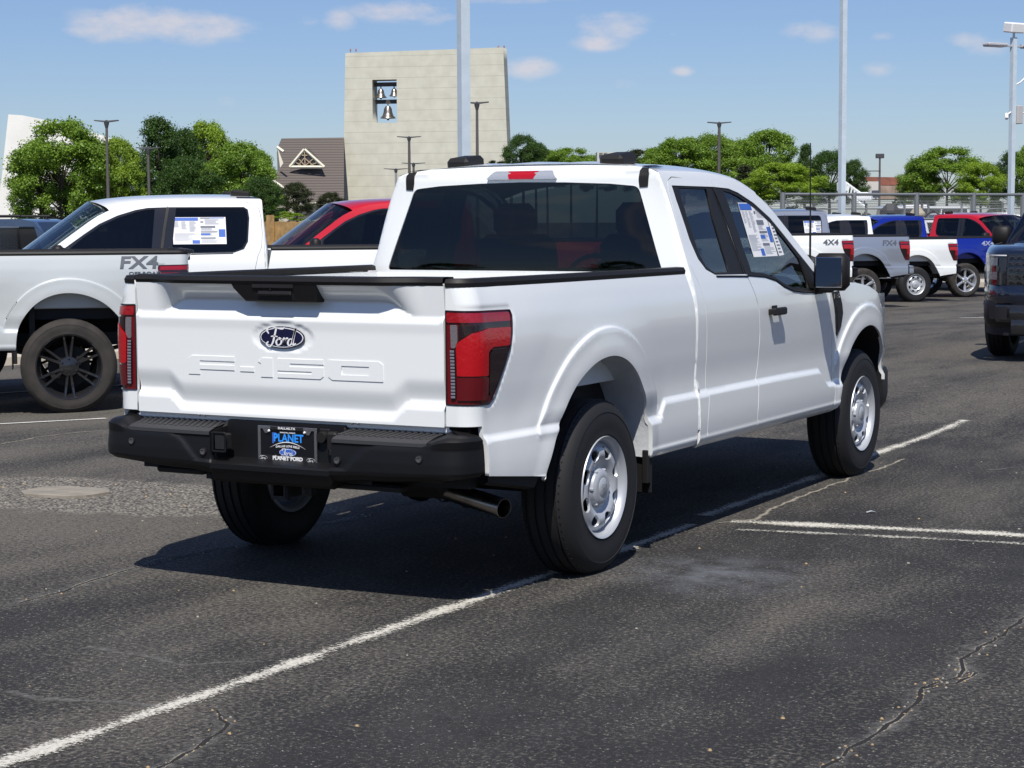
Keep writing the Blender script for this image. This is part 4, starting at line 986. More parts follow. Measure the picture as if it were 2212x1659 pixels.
    L.new(mth('ADD', mth('ADD', fine, mth('MULTIPLY', finer, .6)), mth('ADD', mth('MULTIPLY', sp, .8), mth('MULTIPLY', gm, s3.outputs[0]))), bp.inputs['Height']); L.new(bp.outputs[0], b.inputs['Normal'])
    return m
ASPH = asphalt()
def ground():
    g = G(); cs = [-600, -200, -80, -40, -25]+list(range(-18, 19, 2))+[25, 40, 80, 200, 600]; ds = [-200, -60, -20, -5, 5, 12]+[13+.5*k for k in range(12)]+list(range(20, 54, 3))+[60, 80, 110, 160, 300, 800, 2500]
    g.grid(lambda c, d: cd(c, d), cs, ds); g.obj('ground', ASPH, ang=60, kind='structure')
ground()
def worn(name, col, keep=.5, scale=60, soft=.16, rough=.8):
    m = bpy.data.materials.new(name); m.use_nodes = True; nt = m.node_tree; N = nt.nodes; L = nt.links; b = N['Principled BSDF']
    b.inputs['Roughness'].default_value = rough
    ge = N.new('ShaderNodeNewGeometry'); n = N.new('ShaderNodeTexNoise'); n.inputs['Scale'].default_value = scale; n.inputs['Detail'].default_value = 8; n.inputs['Roughness'].default_value = .7; L.new(ge.outputs['Position'], n.inputs['Vector'])
    n2 = N.new('ShaderNodeTexNoise'); n2.inputs['Scale'].default_value = 2.5; n2.inputs['Detail'].default_value = 3; L.new(ge.outputs['Position'], n2.inputs['Vector'])
    at = N.new('ShaderNodeAttribute'); at.attribute_name = 'edge'
    a = N.new('ShaderNodeMath'); a.operation = 'ADD'; L.new(n.outputs[0], a.inputs[0]); b2 = N.new('ShaderNodeMath'); b2.operation = 'MULTIPLY'; b2.inputs[1].default_value = .55; L.new(n2.outputs[0], b2.inputs[0]); L.new(b2.outputs[0], a.inputs[1])
    a2 = N.new('ShaderNodeMath'); a2.operation = 'ADD'; L.new(a.outputs[0], a2.inputs[0]); e = N.new('ShaderNodeMath'); e.operation = 'MULTIPLY'; e.inputs[1].default_value = -.30; L.new(at.outputs['Fac'], e.inputs[0]); L.new(e.outputs[0], a2.inputs[1])
    r = N.new('ShaderNodeMapRange'); r.inputs[1].default_value = .775-keep*.35; r.inputs[2].default_value = .775-keep*.35+soft; L.new(a2.outputs[0], r.inputs[0]); L.new(r.outputs[0], b.inputs['Alpha'])
    rp = N.new('ShaderNodeValToRGB'); rp.color_ramp.elements[0].color = (*[c*.72 for c in col], 1); rp.color_ramp.elements[1].color = (*col, 1); rp.color_ramp.elements[0].position = .35; rp.color_ramp.elements[1].position = .6
    L.new(n.outputs[0], rp.inputs[0]); L.new(rp.outputs[0], b.inputs['Base Color'])
    return m
LINE = worn('line_paint', (.60, .575, .50), .56, 75); LINE2 = worn('faded_line_paint', (.50, .48, .42), .34, 75); LINE3 = worn('fresh_line_paint', (.74, .73, .68), 1.1, 50)
def strip(name, pts, w, m, lift=.004, jit=0, seed=1, **kw):
    random.seed(seed); P = [np.array(p, float) for p in pts]; Q = []
    for a, b in zip(P[:-1], P[1:]):
        n = max(1, int(np.linalg.norm(b-a)/(.05 if jit else .25))); Q += [a+(b-a)*k/n for k in range(n)]
    Q.append(P[-1]); vs = []; at = []; off = 0
    for i, q in enumerate(Q):
        t = Q[min(i+1, len(Q)-1)]-Q[max(i-1, 0)]; t /= np.linalg.norm(t)+1e-9; n = np.array((-t[1], t[0]))
        if jit: off = off*.72+random.uniform(-jit, jit); q = q+n*off; ww = w*random.uniform(.5, 1.4)
        else: ww = w
        for k, e in ((-.5, 1), (0, 0), (.5, 1)): p = q+n*ww*k; vs.append((p[0], p[1], gz(p)+lift)); at.append(e)
    fs = []
    for i in range(len(Q)-1):
        for k in range(2): fs.append((3*i+k, 3*i+k+1, 3*i+k+4, 3*i+k+3))
    me = bpy.data.meshes.new(name); me.from_pydata(vs, [], fs); me.update(); a = me.attributes.new('edge', 'FLOAT', 'POINT'); a.data.foreach_set('value', at)
    return setp(link(name, me, m), **kw)
strip('parking_line', [(.66, -5.2), (.73, -3.59), (.75, -2.65), (.755, -1.45), (.765, -.5), (.79, .4), (.80, 1.44)], .135, LINE, kind='structure')
strip('parking_line', [(.73, 1.73), (.745, 3.64), (.71, 4.9), (.75, 6.9)], .145, LINE, kind='structure')
strip('cross_line', [(.94, 1.61), (1.39, 1.70), (1.85, 1.79), (2.45, 1.87), (3.6, 2.0), (5.5, 2.2)], .20, LINE, lift=.0045, kind='structure')
strip('cross_line', [(1.06, 1.38), (1.5, 1.46), (2.0, 1.55), (2.6, 1.62), (4.5, 1.85)], .15, LINE2, kind='structure')
strip('parking_line', [(-7.4, 3.3), (-6.75, 4.20), (-6.22, 4.97)], .11, LINE3, lift=.006, kind='structure')
strip('parking_line', [(-9.9, 7.1), (-9.3, 8.0), (-7.6, 10.4)], .12, LINE3, lift=.006, kind='structure')
for a, b in (((9.4, 34.6), (13.6, 35.4)), ((11.2, 39.2), (15.4, 40.0)), ((7.4, 31.3), (9.6, 31.7)), ((13.2, 43.6), (17.5, 44.3))):
    strip('parking_line', [tuple(cd(*a)[:2]), tuple(cd(*b)[:2])], .14, LINE3, lift=.008, kind='structure')
CRK = mat('crack_shadow', (.012, .011, .011), .95); GRIT = worn('crack_grit', (.30, .27, .215), .68, 80, .14); DUST = worn('crack_dust', (.16, .155, .145), .75, 26, .5)
cracks = [[(2.88, .5), (2.9, -.44), (2.89, -.96), (2.93, -1.23), (2.87, -1.44), (2.9, -1.67), (2.89, -2.06), (2.9, -2.49), (2.93, -3.4)], [(2.87, -1.44), (2.96, -1.32), (2.98, -1.14)],
          [(-1.0, -2.5), (-.92, -1.7), (-.90, -1.5), (-.97, -1.22), (-1.0, -.9), (-1.02, -.65), (-.94, -.18), (-.98, .56), (-.92, .82), (-.95, 1.3), (-.95, 3.2)],
          [(-.5, -2.9), (.1, -2.93), (.28, -2.96), (.55, -2.87), (.75, -2.84)], [(.92, -2.79), (1.05, -2.91), (1.12, -3.1), (1.15, -3.3), (1.17, -3.6)],
          [(-.1, -2.27), (.18, -2.3), (.42, -2.33), (.61, -2.17)], [(.90, 1.54), (1.02, 1.74), (.97, 2.22), (.95, 3.13), (.98, 4.6)], [(-5.15, 2.57), (-5.28, 3.07), (-5.31, 3.6), (-5.1, 4.0)],
          [(1.6, 4.3), (2.4, 5.4), (3.1, 5.7)], [(-.2, 8.5), (1.2, 9.6), (2.2, 9.8)]]
for i, c in enumerate(cracks):
    thin = i in (3, 5, 7, 8, 9, 6)
    strip('crack', c, .13 if not thin else .06, DUST, lift=.002, jit=.012, seed=i, kind='structure')
    if not thin or i == 6: strip('crack', c, .014 if i != 6 else .03, GRIT if i == 6 else CRK, lift=.003, jit=.012, seed=i, kind='structure')
    if i in (0, 1, 2, 4, 7): strip('crack', c, .030, GRIT, lift=.0026, jit=.012, seed=i, kind='structure')
def pebbles():
    random.seed(8); g = G()
    def peb(x, y, r, m):
        g.mi = m; n = 6; z0 = gz((x, y)); a0 = random.uniform(0, 6); e = random.uniform(.6, 1)
        ring = [(x+r*math.cos(a0+k*math.pi/3)*random.uniform(.8, 1.1), y+r*e*math.sin(a0+k*math.pi/3)*random.uniform(.8, 1.1)) for k in range(n)]
        g.add([(a, b, z0) for a, b in ring]+[(x+(a-x)*.6, y+(b-y)*.6, z0+r*.7) for a, b in ring], [(k, (k+1) % n, n+(k+1) % n, n+k) for k in range(n)]+[tuple(range(n, 2*n))])
    for c, k in ((cracks[0], 130), (cracks[1], 15), (cracks[2], 50), (cracks[4], 30)):
        for _ in range(k):
            i = random.randrange(len(c)-1); t = random.random(); x = c[i][0]+(c[i+1][0]-c[i][0])*t+random.gauss(0, .022); y = c[i][1]+(c[i+1][1]-c[i][1])*t
            peb(x, y, random.uniform(.003, .0075), random.choice((0, 1, 1, 2, 2)))
    for _ in range(260):
        c, d = random.uniform(-4, 4), random.uniform(3.2, 13); p = cd(c*d/8, d); peb(p.x, p.y, random.uniform(.003, .008), random.choice((0, 0, 1, 2, 2)))
    for _ in range(60):
        peb(-3.05+random.gauss(0, .75), .92+random.gauss(0, .30), random.uniform(.004, .009), random.choice((0, 1, 1, 2)))
    g.obj('gravel', [mat('pebble_pale', (.32, .30, .25), .8), mat('pebble_tan', (.40, .28, .14), .8), mat('pebble_dark', (.03, .03, .03), .7)], ang=0, kind='stuff')
pebbles()
g = G(); pc = [(-3.22, .72), (-3.22, .92), (-3.10, 1.0), (-2.80, 1.02), (-2.72, .93), (-2.75, .76), (-2.85, .68), (-3.12, .64)]
g.prism(pc, -.02, .018, ch=.004); g.obj('utility_cover', mat('concrete', (.25, .225, .185), .9, bump=(60, .4, .003), var=(7, .2)), label='flat tan concrete utility cover set in the gravelly patch at left', cat='utility cover')
g = G(); g.add([(1.485, 2.22, .004), (1.51, 2.23, .012), (1.50, 2.25, .014), (1.475, 2.24, .006), (1.525, 2.26, .005)], [(0, 1, 2, 3), (1, 4, 2)]); g.obj('litter', mat('film', (.45, .47, .5), .3), ang=0, label='crumpled scrap of clear white litter on the asphalt', cat='litter')

# ------------------------------------------------------------------ the white truck and its neighbours
MAIN = pickup('pickup_truck', (0, 0, 0), 0, WHITE, label='clean white extended cab pickup with silver steel wheels, nearest in the lot', cat='pickup truck')
d2 = MAIN
def dF(sx, off=-.016): return lambda y, z, l=0: tuple(sidef(sx, off+l)(np.array([y]), np.array([z]))[0])
def side_sticker(T, y0, z0, w, h, sx, key=0): F = dF(sx, -.008); return sticker(T, lambda a, b, l: F(y0+a*sx, z0+b, l), w, h, key)
side_sticker(MAIN, 1.985, 1.395, .365, .295, 1)
g = G(); F = dF(1, -.008); g.add([F(2.370, 1.395), F(2.455, 1.40), F(2.41, 1.60), F(2.350, 1.69)], [(0, 1, 2, 3)]); st2 = g.obj('window_sticker', WPRINT, MAIN, ang=0, fix=False)
g = G(); random.seed(3); z = 1.64
while z > 1.41:
    g.add([F(2.382, z, .0015), F(2.382+random.uniform(.03, .05), z, .0015), F(2.382+.045, z+.009, .0015), F(2.382, z+.009, .0015)], [(0, 1, 2, 3)]); z -= .019
g.obj('sticker_text', KPRINT, st2, ang=0, fix=False)
g = G(); g.tube([(.82, 3.14, 1.20), (.82, 3.14, 1.60)], .0065, 6); g.tube([(.82, 3.14, 1.55), (.82, 3.13, 2.05)], [.0045, .0035], 6); g.lathe([(.018, 0), (.016, .02), (.006, .03)], 10, c=(.82, 3.14, 1.22)); g.obj('antenna', BLACK, MAIN)

def park(px, D, ax, ad, sy, colour, label, **k):
    """park a pickup with its nearer rear wheel D metres off in the direction of column px; (ax, ad) = the way its nose points, to the right and away"""
    h = RGT*ax+FWD*ad; h /= np.linalg.norm(h); rz = math.atan2(-h[0], h[1]); c = (px-1106)/FOC*D; p = cd(c, D)
    rt = np.array((h[1], -h[0])); side = k.pop('side', -1); off = -rt*.97*side; loc = Vector((p.x+off[0], p.y+off[1], p.z))
    yo = k.pop('yo', 0); loc -= Vector((h[0], h[1], 0))*yo
    return pickup('pickup_truck', loc, rz, colour, label=label, cat='pickup truck', detail=1, **k)
def decal(T, s, y, z, sz, sx=-1, m=None, small=None):
    g = G(); F = sidef(sx, .003)
    def M(v): q = F(np.array([y+sx*v.x]), np.array([z+v.y]))[0]; return Vector((q[0]+sx*v.z, q[1], q[2]))
    letters(g, s, M, sz, sx=1.35, bold=.004, shear=.12, extrude=.002); g.obj('side_lettering', m or mat('decal_grey', (.10, .11, .13), .4), T, ang=0)
    if small:
        g = G(); letters(g, small, lambda v: M(v+Vector((.06, -sz*.62, 0))), sz*.26, sx=1.5, bold=.001, extrude=.002); g.obj('side_lettering', m or mat('decal_grey', (.10, .11, .13), .4), T, ang=0)
GREYP = paint('pale_grey_paint', (.50, .53, .53), rough=.35); SILV = paint('silver_paint', (.34, .37, .43), .5, .3); BLUE = paint('blue_paint', (.004, .018, .27), .2, .25); RED = paint('red_paint', (.55, .008, .018), .1, .25); NAVY = paint('navy_paint', (.006, .010, .024), .1, .2)
t = park(147, 17.3, -.97, -.24, 0, GREYP, 'pale grey pickup with black wheels and dark side lettering at far left', cab='crew', wheels='black', tyre=RUBD, R=.436, lift=.11, scale=1.0, step=.018, group='pickups parked in the left row')
decal(t, 'FX4', -.64, 1.255, .155, small='OFF ROAD')
t = park(733, 20.4, -.97, -.24, 0, WHITE, 'white crew cab pickup with a price sheet in its rear door window', cab='crew', wheels='six', scale=1.05, group='pickups parked in the left row')
side_sticker(t, 1.66, 1.40, .53, .27, -1, 3)
t = park(1150, 25.4, -.97, -.24, 0, RED, 'bright red crew cab pickup behind the white crew cab', cab='crew', wheels='six', scale=1.05, group='pickups parked in the left row')
rg_ = 'pickups parked in the right row'
t = park(1733, 34.8, -.95, -.31, 0, WHITE, 'white pickup with grey 4X4 side lettering just beyond the door mirror', cab='crew', wheels='six', tyre=RUBD, lift=.12, group=rg_); decal(t, '4X4', -.58, 1.20, .14)
t = park(1866, 38.6, -.95, -.31, 0, SILV, 'silver crew cab pickup with grey FX4 side lettering', cab='crew', wheels='six', tyre=RUBD, R=.415, bumper=SILV, lift=.12, group=rg_); decal(t, 'FX4', -.58, 1.20, .15)
side_sticker(t, 1.30, 1.40, .5, .26, -1, 4)
t = park(1979, 42.4, -.95, -.31, 0, WHITE, 'white extended cab pickup with silver steel wheels in the far right row', cab='super', wheels='steel', lift=.06, group=rg_)
t = park(2087, 45.6, -.95, -.31, 0, BLUE, 'bright blue extended cab pickup with six spoke wheels', cab='super', wheels='six', tyre=RUBD, R=.415, lift=.08, group=rg_); decal(t, '4X4', -.58, 1.20, .15, m=mat('decal_pale', (.30, .33, .45), .4))
t = park(2015, 51, .55, -.83, 0, RED, 'dark red crew cab pickup facing right, its windscreen showing above the blue truck bed', cab='crew', wheels='six', side=1, yo=.9, lift=.10, scale=1.04, group='vehicles nosed towards the camera at right')

# ------------------------------------------------------------------ dark navy truck nosing in at the right edge
def navy():
    T = park(2166, 21.2, -.42, -.91, 0, NAVY, 'dark navy truck facing the camera, cut off by the right edge', cab='crew', wheels='black', side=1, yo=3.693, front=True, group='vehicles nosed towards the camera at right')
    # a full front: grille, lamps, bumper (local frame, nose at y = 4.7)
    NY = table([(0, 4.76), (.4, 4.745), (.6, 4.71), (.735, 4.65), (.80, 4.57), (.855, 4.47), (.92, 4.28), (.96, 4.12)])
    def nf(u, v, y0=4.62): return (u, float(NY(abs(u)))+(y0-4.65)-.10*max(0, v-.95)**.9, v)
    def sheet(name, m, x0, x1, z0, z1, y0, nx=14, nz=4, par=T, dep=0):
        g = G(); g.grid(lambda u, v: nf(u, v, y0+dep*math.sin(math.pi*(v-z0)/(z1-z0))), np.linspace(x0, x1, nx), np.linspace(z0, z1, nz)); return g.obj(name, m, par, ang=60)
    sheet('upper_fascia', NAVY, -.965, .965, .60, .80, 4.66, dep=.03); gr = sheet('radiator_grille', BLACKG, -.62, .62, .79, 1.12, 4.655)
    g = G()
    for k in range(5):
        z = .83+k*.062
        for x in np.linspace(-.56, .56, 15):
            y = nf(x, z, 4.668)[1]; o = .02 if k % 2 else 0; g.tube([(x-.035+o, y, z-.010), (x-.015+o, y, z+.012), (x+.015+o, y, z+.012), (x+.035+o, y, z-.010)], .006, 4)
    g.obj('grille_mesh', mat('grille_bar', (.03, .03, .033), .25, coat=.5), gr)
    for sx in (1, -1):
        sheet('lamp_housing', BLACKG, sx*.62, sx*.955, .80, 1.12, 4.662, 8)
        for z0, z1 in ((1.00, 1.08), (.855, .935)): sheet('head_lamp', mat('lamp_chrome', (.22, .23, .24), .12, .6, coat=.5, bump=(60, .8, .01)), sx*.72, sx*.90, z0, z1, 4.672, 8)
        sheet('lamp_strip', mat('lamp_strip', (.7, .7, .72), .2), sx*.62, sx*.93, 1.10, 1.112, 4.675, 8)
    sheet('lower_bumper', BLACKG, -.96, .96, .42, .61, 4.655, dep=.03)
    for sx in (1, -1): sheet('air_intake', DARK, sx*.60, sx*.86, .45, .58, 4.70, 6)
    sheet('skid_plate', BLACKG, -.56, .56, .30, .47, 4.66, dep=.02); sheet('chin', DARK, -.93, .93, .28, .43, 4.60)
    g = G(); g.grid(lambda u, v: nf(u, 1.12+.09*math.sin(v*1.57), 4.64-.36*v**1.6), np.linspace(-.94, .94, 20), np.linspace(0, 1, 8)); g.obj('hood_lip', NAVY, T, ang=60)
    T.scale = (1, 1.15, 1)
    return T
navy()

# ------------------------------------------------------------------ poles and lamps
def base(px, D): c = (px-1106)/FOC*D; return cd(c, D)
POLEM = mat('pole_paint', (.52, .60, .66), .5, var=(3, .06)); DPOLE = mat('dark_pole', (.10, .09, .085), .7, var=(20, .3)); HEADM = mat('lamp_head', (.06, .06, .065), .5)
def light_pole(px, D, w, H, label, full=False, dx=0):
    b = base(px, D); T = empty('light_pole', b, -YAW*1+.5, label=label, cat='light pole', group='tall pale square light poles')
    g = G(); h = w/2
    g.grid(lambda u, v: [(-h, -h, v), (h, -h, v), (h, h, v), (-h, h, v), (-h, -h, v)][u], range(5), [0, H*.5, H]); g.box((0, 0, .15), (w*2, w*2, .30), bev=.02)
    p = g.obj('pole', POLEM, T, ang=30); 
    for s in (-1, 1):
        g = G(); z = H-.35; g.box((s*.30, 0, z), (.50, .08, .08), bev=.01); g.box((s*1.0, 0, z+.02), (1.05, .42, .13), bev=.04); g.box((s*1.0, 0, z-.05), (.95, .36, .03))
        for k in range(10): g.box((s*(.62+.085*k), -.212, z+.02), (.02, .01, .09))
        g.obj('lamp_head', mat('pale_lamp_head', (.42, .42, .44), .5), T)
    return T
light_pole(1006, 46, .235, 12.5, 'thick pale square light pole standing before the bell tower')
light_pole(1817, 78, .225, 15.5, 'pale square light pole rising behind the door mirror')
T = light_pole(2181, 79, .20, 9.35, 'pale light pole at right carrying lamps and cameras')
WB = mat('white_box', (.75, .75, .74), .5)
g = G(); g.box((0, 0, 9.75), (.72, .55, .42), bev=.05, R=Matrix.Rotation(.15, 3, 'X')); g.tube([(0, 0, 9.3), (0, 0, 9.6)], .05, 8); g.obj('antenna_box', WB, T)
g = G(); g.box((.26, -.05, 6.2), (.30, .30, .75), bev=.02); g.obj('junction_box', mat('grey_box', (.45, .44, .43), .5), T)
for s, z, dx, dz in ((-1, 6.3, .38, -.16), (1, 6.25, .75, .05), (1, 7.4, .65, .35)):
    g = G(); g.tube([(s*.1, 0, z), (s*(dx*.6), -.02, z+dz*.4), (s*dx, -.05, z+dz)], .035, 6); g.tube([(s*dx, -.05, z+dz+.08), (s*(dx+.12), -.2, z+dz-.12)], .07, 8); g.obj('camera_arm', WB, T)
def lamp_post(px, D, ytop, label, double=True, m=None, box=False):
    b = base(px, D); H = 1.594+(474-ytop)/FOC*D-b.z; T = empty('lamp_post', b, -YAW, label=label, cat='lamp post', group='slim dark lamp posts beyond the lot')
    g = G(); g.tube([(0, 0, 0), (0, 0, H-.15)], [.13 if D < 140 else .16, .085 if D < 140 else .11], 8); g.obj('post', m or DPOLE, T)
    if box: g = G(); g.box((0, 0, H-.1), (1.0, .4, .55), bev=.05); g.box((-.8, 0, H-1.9), (1.8, .3, .10)); g.obj('lamp_head', HEADM, T); return T
    g = G()
    for s in ((-1, 1) if double else (1,)):
        vs = [(s*.12, -.18, H-.06), (s*1.30, -.22, H+.04), (s*1.30, .22, H+.04), (s*.12, .18, H-.06), (s*.12, -.18, H+.05), (s*1.25, -.2, H+.10), (s*1.25, .2, H+.10), (s*.12, .18, H+.05)]
        vs = [(a*D/205, b_, H+(c-H)*1.0) for a, b_, c in vs]
        g.add(vs, [(0, 1, 2, 3), (4, 5, 6, 7), (0, 1, 5, 4), (1, 2, 6, 5), (2, 3, 7, 6), (3, 0, 4, 7)])
    g.lathe([(.05, H+.10), (.17, H+.02), (.17, H-.15), (.10, H-.4), (.09, H-.45)], 8); g.obj('lamp_head', HEADM, T)
    return T
for a in ((240, 128, 256, 'lamp post with twin flat heads before the left trees'), (328, 132, 314, 'shorter lamp post among the dark trees at left'), (888, 168, 293, 'lamp post in front of the lower middle of the bell tower wall'), (1034, 126, 221, 'lamp post just right of the thick pale pole'), (1553, 150, 266, 'lamp post standing among the trees right of the tower')): lamp_post(*a)
lamp_post(859, 192, 361, 'smallest lamp post before the tower wall', m=mat('grey_pole', (.3, .3, .3), .6)); lamp_post(897, 190, 349, 'far lamp post partly hidden behind a nearer one'); lamp_post(1898, 230, 336, 'lamp post with a boxy head over the brick building', box=True); lamp_post(1478, 190, 336, 'small lamp post just above the truck roof', box=True)

# ------------------------------------------------------------------ buildings
def facade(name, col, **k): return mat(name, col, .85, bump=(2.0, .2, .05), **k)
def at(px, py, D): return ray(px, py, D)
def tower():
    D = 200; s = FOC/D; b = base(921, D); T = empty('bell_tower', b, -YAW*1.0-rad(10), label='tall pale concrete bell tower wall with an opening holding three bells', cat='bell tower')
    T.rotation_euler = (0, 0, math.atan2(RGT[1], RGT[0])-rad(10)); z = lambda py: 1.594+(476-py)/s-b.z
    m = bpy.data.materials.new('ribbed_concrete'); m.use_nodes = True; nt = m.node_tree; N = nt.nodes; L = nt.links; bs = N['Principled BSDF']; bs.inputs['Roughness'].default_value = .9
    tc = N.new('ShaderNodeTexCoord'); sx = N.new('ShaderNodeSeparateXYZ'); L.new(tc.outputs['Object'], sx.inputs[0])
    fr = N.new('ShaderNodeMath'); fr.operation = 'FRACT'; dv = N.new('ShaderNodeMath'); dv.operation = 'DIVIDE'; dv.inputs[1].default_value = 1.13; L.new(sx.outputs[2], dv.inputs[0]); L.new(dv.outputs[0], fr.inputs[0])
    lt = N.new('ShaderNodeMath'); lt.operation = 'LESS_THAN'; lt.inputs[1].default_value = .055; L.new(fr.outputs[0], lt.inputs[0])
    n = N.new('ShaderNodeTexNoise'); n.inputs['Scale'].default_value = .9; n.inputs['Detail'].default_value = 8; L.new(tc.outputs['Object'], n.inputs['Vector'])
    r = N.new('ShaderNodeValToRGB'); r.color_ramp.elements[0].color = (.53, .515, .42, 1); r.color_ramp.elements[1].color = (.60, .585, .485, 1); r.color_ramp.elements[0].position = .35; r.color_ramp.elements[1].position = .65; L.new(n.outputs[0], r.inputs[0])
    mx = N.new('ShaderNodeMix'); mx.data_type = 'RGBA'; mf = N.new('ShaderNodeMath'); mf.operation = 'MULTIPLY'; mf.inputs[1].default_value = .28; L.new(lt.outputs[0], mf.inputs[0]); L.new(mf.outputs[0], mx.inputs[0]); L.new(r.outputs[0], mx.inputs[6]); mx.inputs[7].default_value = (.16, .155, .12, 1); L.new(mx.outputs[2], bs.inputs['Base Color'])
    W_ = lambda px: (px-921)/s/.985
    out = [(W_(739), 0), (W_(1106), 0), (W_(1091), z(108)), (W_(751), z(113))]; hole = [(W_(809), z(263)), (W_(862), z(263)), (W_(862), z(171)), (W_(809), z(171))]
    me = panel_mesh(out, lambda x, zz: np.stack([x, 0*x, zz], -1), (0, -1, 0), step=1.2, holes=[hole], flange=2.1); w = link('wall', me, m, T)
    me2 = panel_mesh(out, lambda x, zz: np.stack([x, 0*x+2.1, zz], -1), (0, 1, 0), step=2, holes=[hole], flange=0); link('rear_wall', me2, m, T)
    BM = mat('bell_bronze', (.30, .27, .23), .32, .85, var=(4, .3)); BE = mat('steel_beam', (.06, .055, .05), .6)
    xm = W_(836); ww = (W_(862)-W_(809))/2
    for py in (180, 217): g = G(); g.box((xm, .9, z(py)), (2*ww, .35, .42)); g.obj('beam', BE, T)
    for px, py, k in ((824, 184, .85), (853, 184, .74), (839, 221, 1.12)):
        g = G(); zt = z(py); g.lathe([(0, zt-.05), (.07, zt-.05), (.07, zt-.25), (.22*k, zt-.28), (.36*k, zt-.38*k-.12), (.42*k, zt-.75*k-.1), (.52*k, zt-1.05*k-.1), (.72*k, zt-1.25*k-.1), (.74*k, zt-1.30*k-.1), (.6*k, zt-1.28*k-.1), (.35*k, zt-.7*k-.1)], 24, c=(W_(px), .7, 0))
        bb = g.obj('bell', BM, T); g = G(); g.lathe([(0, zt-1.2*k), (.14*k, zt-1.32*k-.1), (.10*k, zt-1.45*k-.1), (0, zt-1.5*k-.1)], 10, c=(W_(px), .7, 0)); g.obj('clapper', BE, bb)
    for px in (763, 1083):
        for o in (-.3, .3): g = G(); g.lathe([(.04, 0), (.05, .15), (.09, .2), (.08, .36), (0, .4)], 8, c=(W_(px)+o, 1, z(111)+.05)); g.obj('warning_light', mat('red_globe', (.35, .18, .17), .5), T)
tower()
def slab(name, D, pts, dep, m, label, cat):
    """an upright block whose front outline is pts (column, row) seen D metres off, dep metres deep"""
    T = [at(px, py, D) for px, py in pts]; b = base(sum(p[0] for p in pts)/len(pts), D); f = Vector(FWD)*dep; g = G(); n = len(T)
    g.add([t-b for t in T]+[t+f-b for t in T], [tuple(range(n)), tuple(range(2*n-1, n-1, -1))]+[(i, (i+1) % n, n+(i+1) % n, n+i) for i in range(n)]); o = g.obj(name, m, ang=25, label=label, cat=cat); o.location = b; return o
WHC = mat('white_stucco', (.72, .71, .66), .8, bump=(3, .1, .02), var=(.4, .05))
cur = [(18, 247), (48, 249), (78, 255), (105, 262), (140, 272), (190, 288), (235, 300), (235, 500), (-12, 500), (-3, 430), (4, 380), (10, 320)]
o = slab('white_building', 168, cur, 9, WHC, 'curved white building wall behind the trees at far left', 'building')
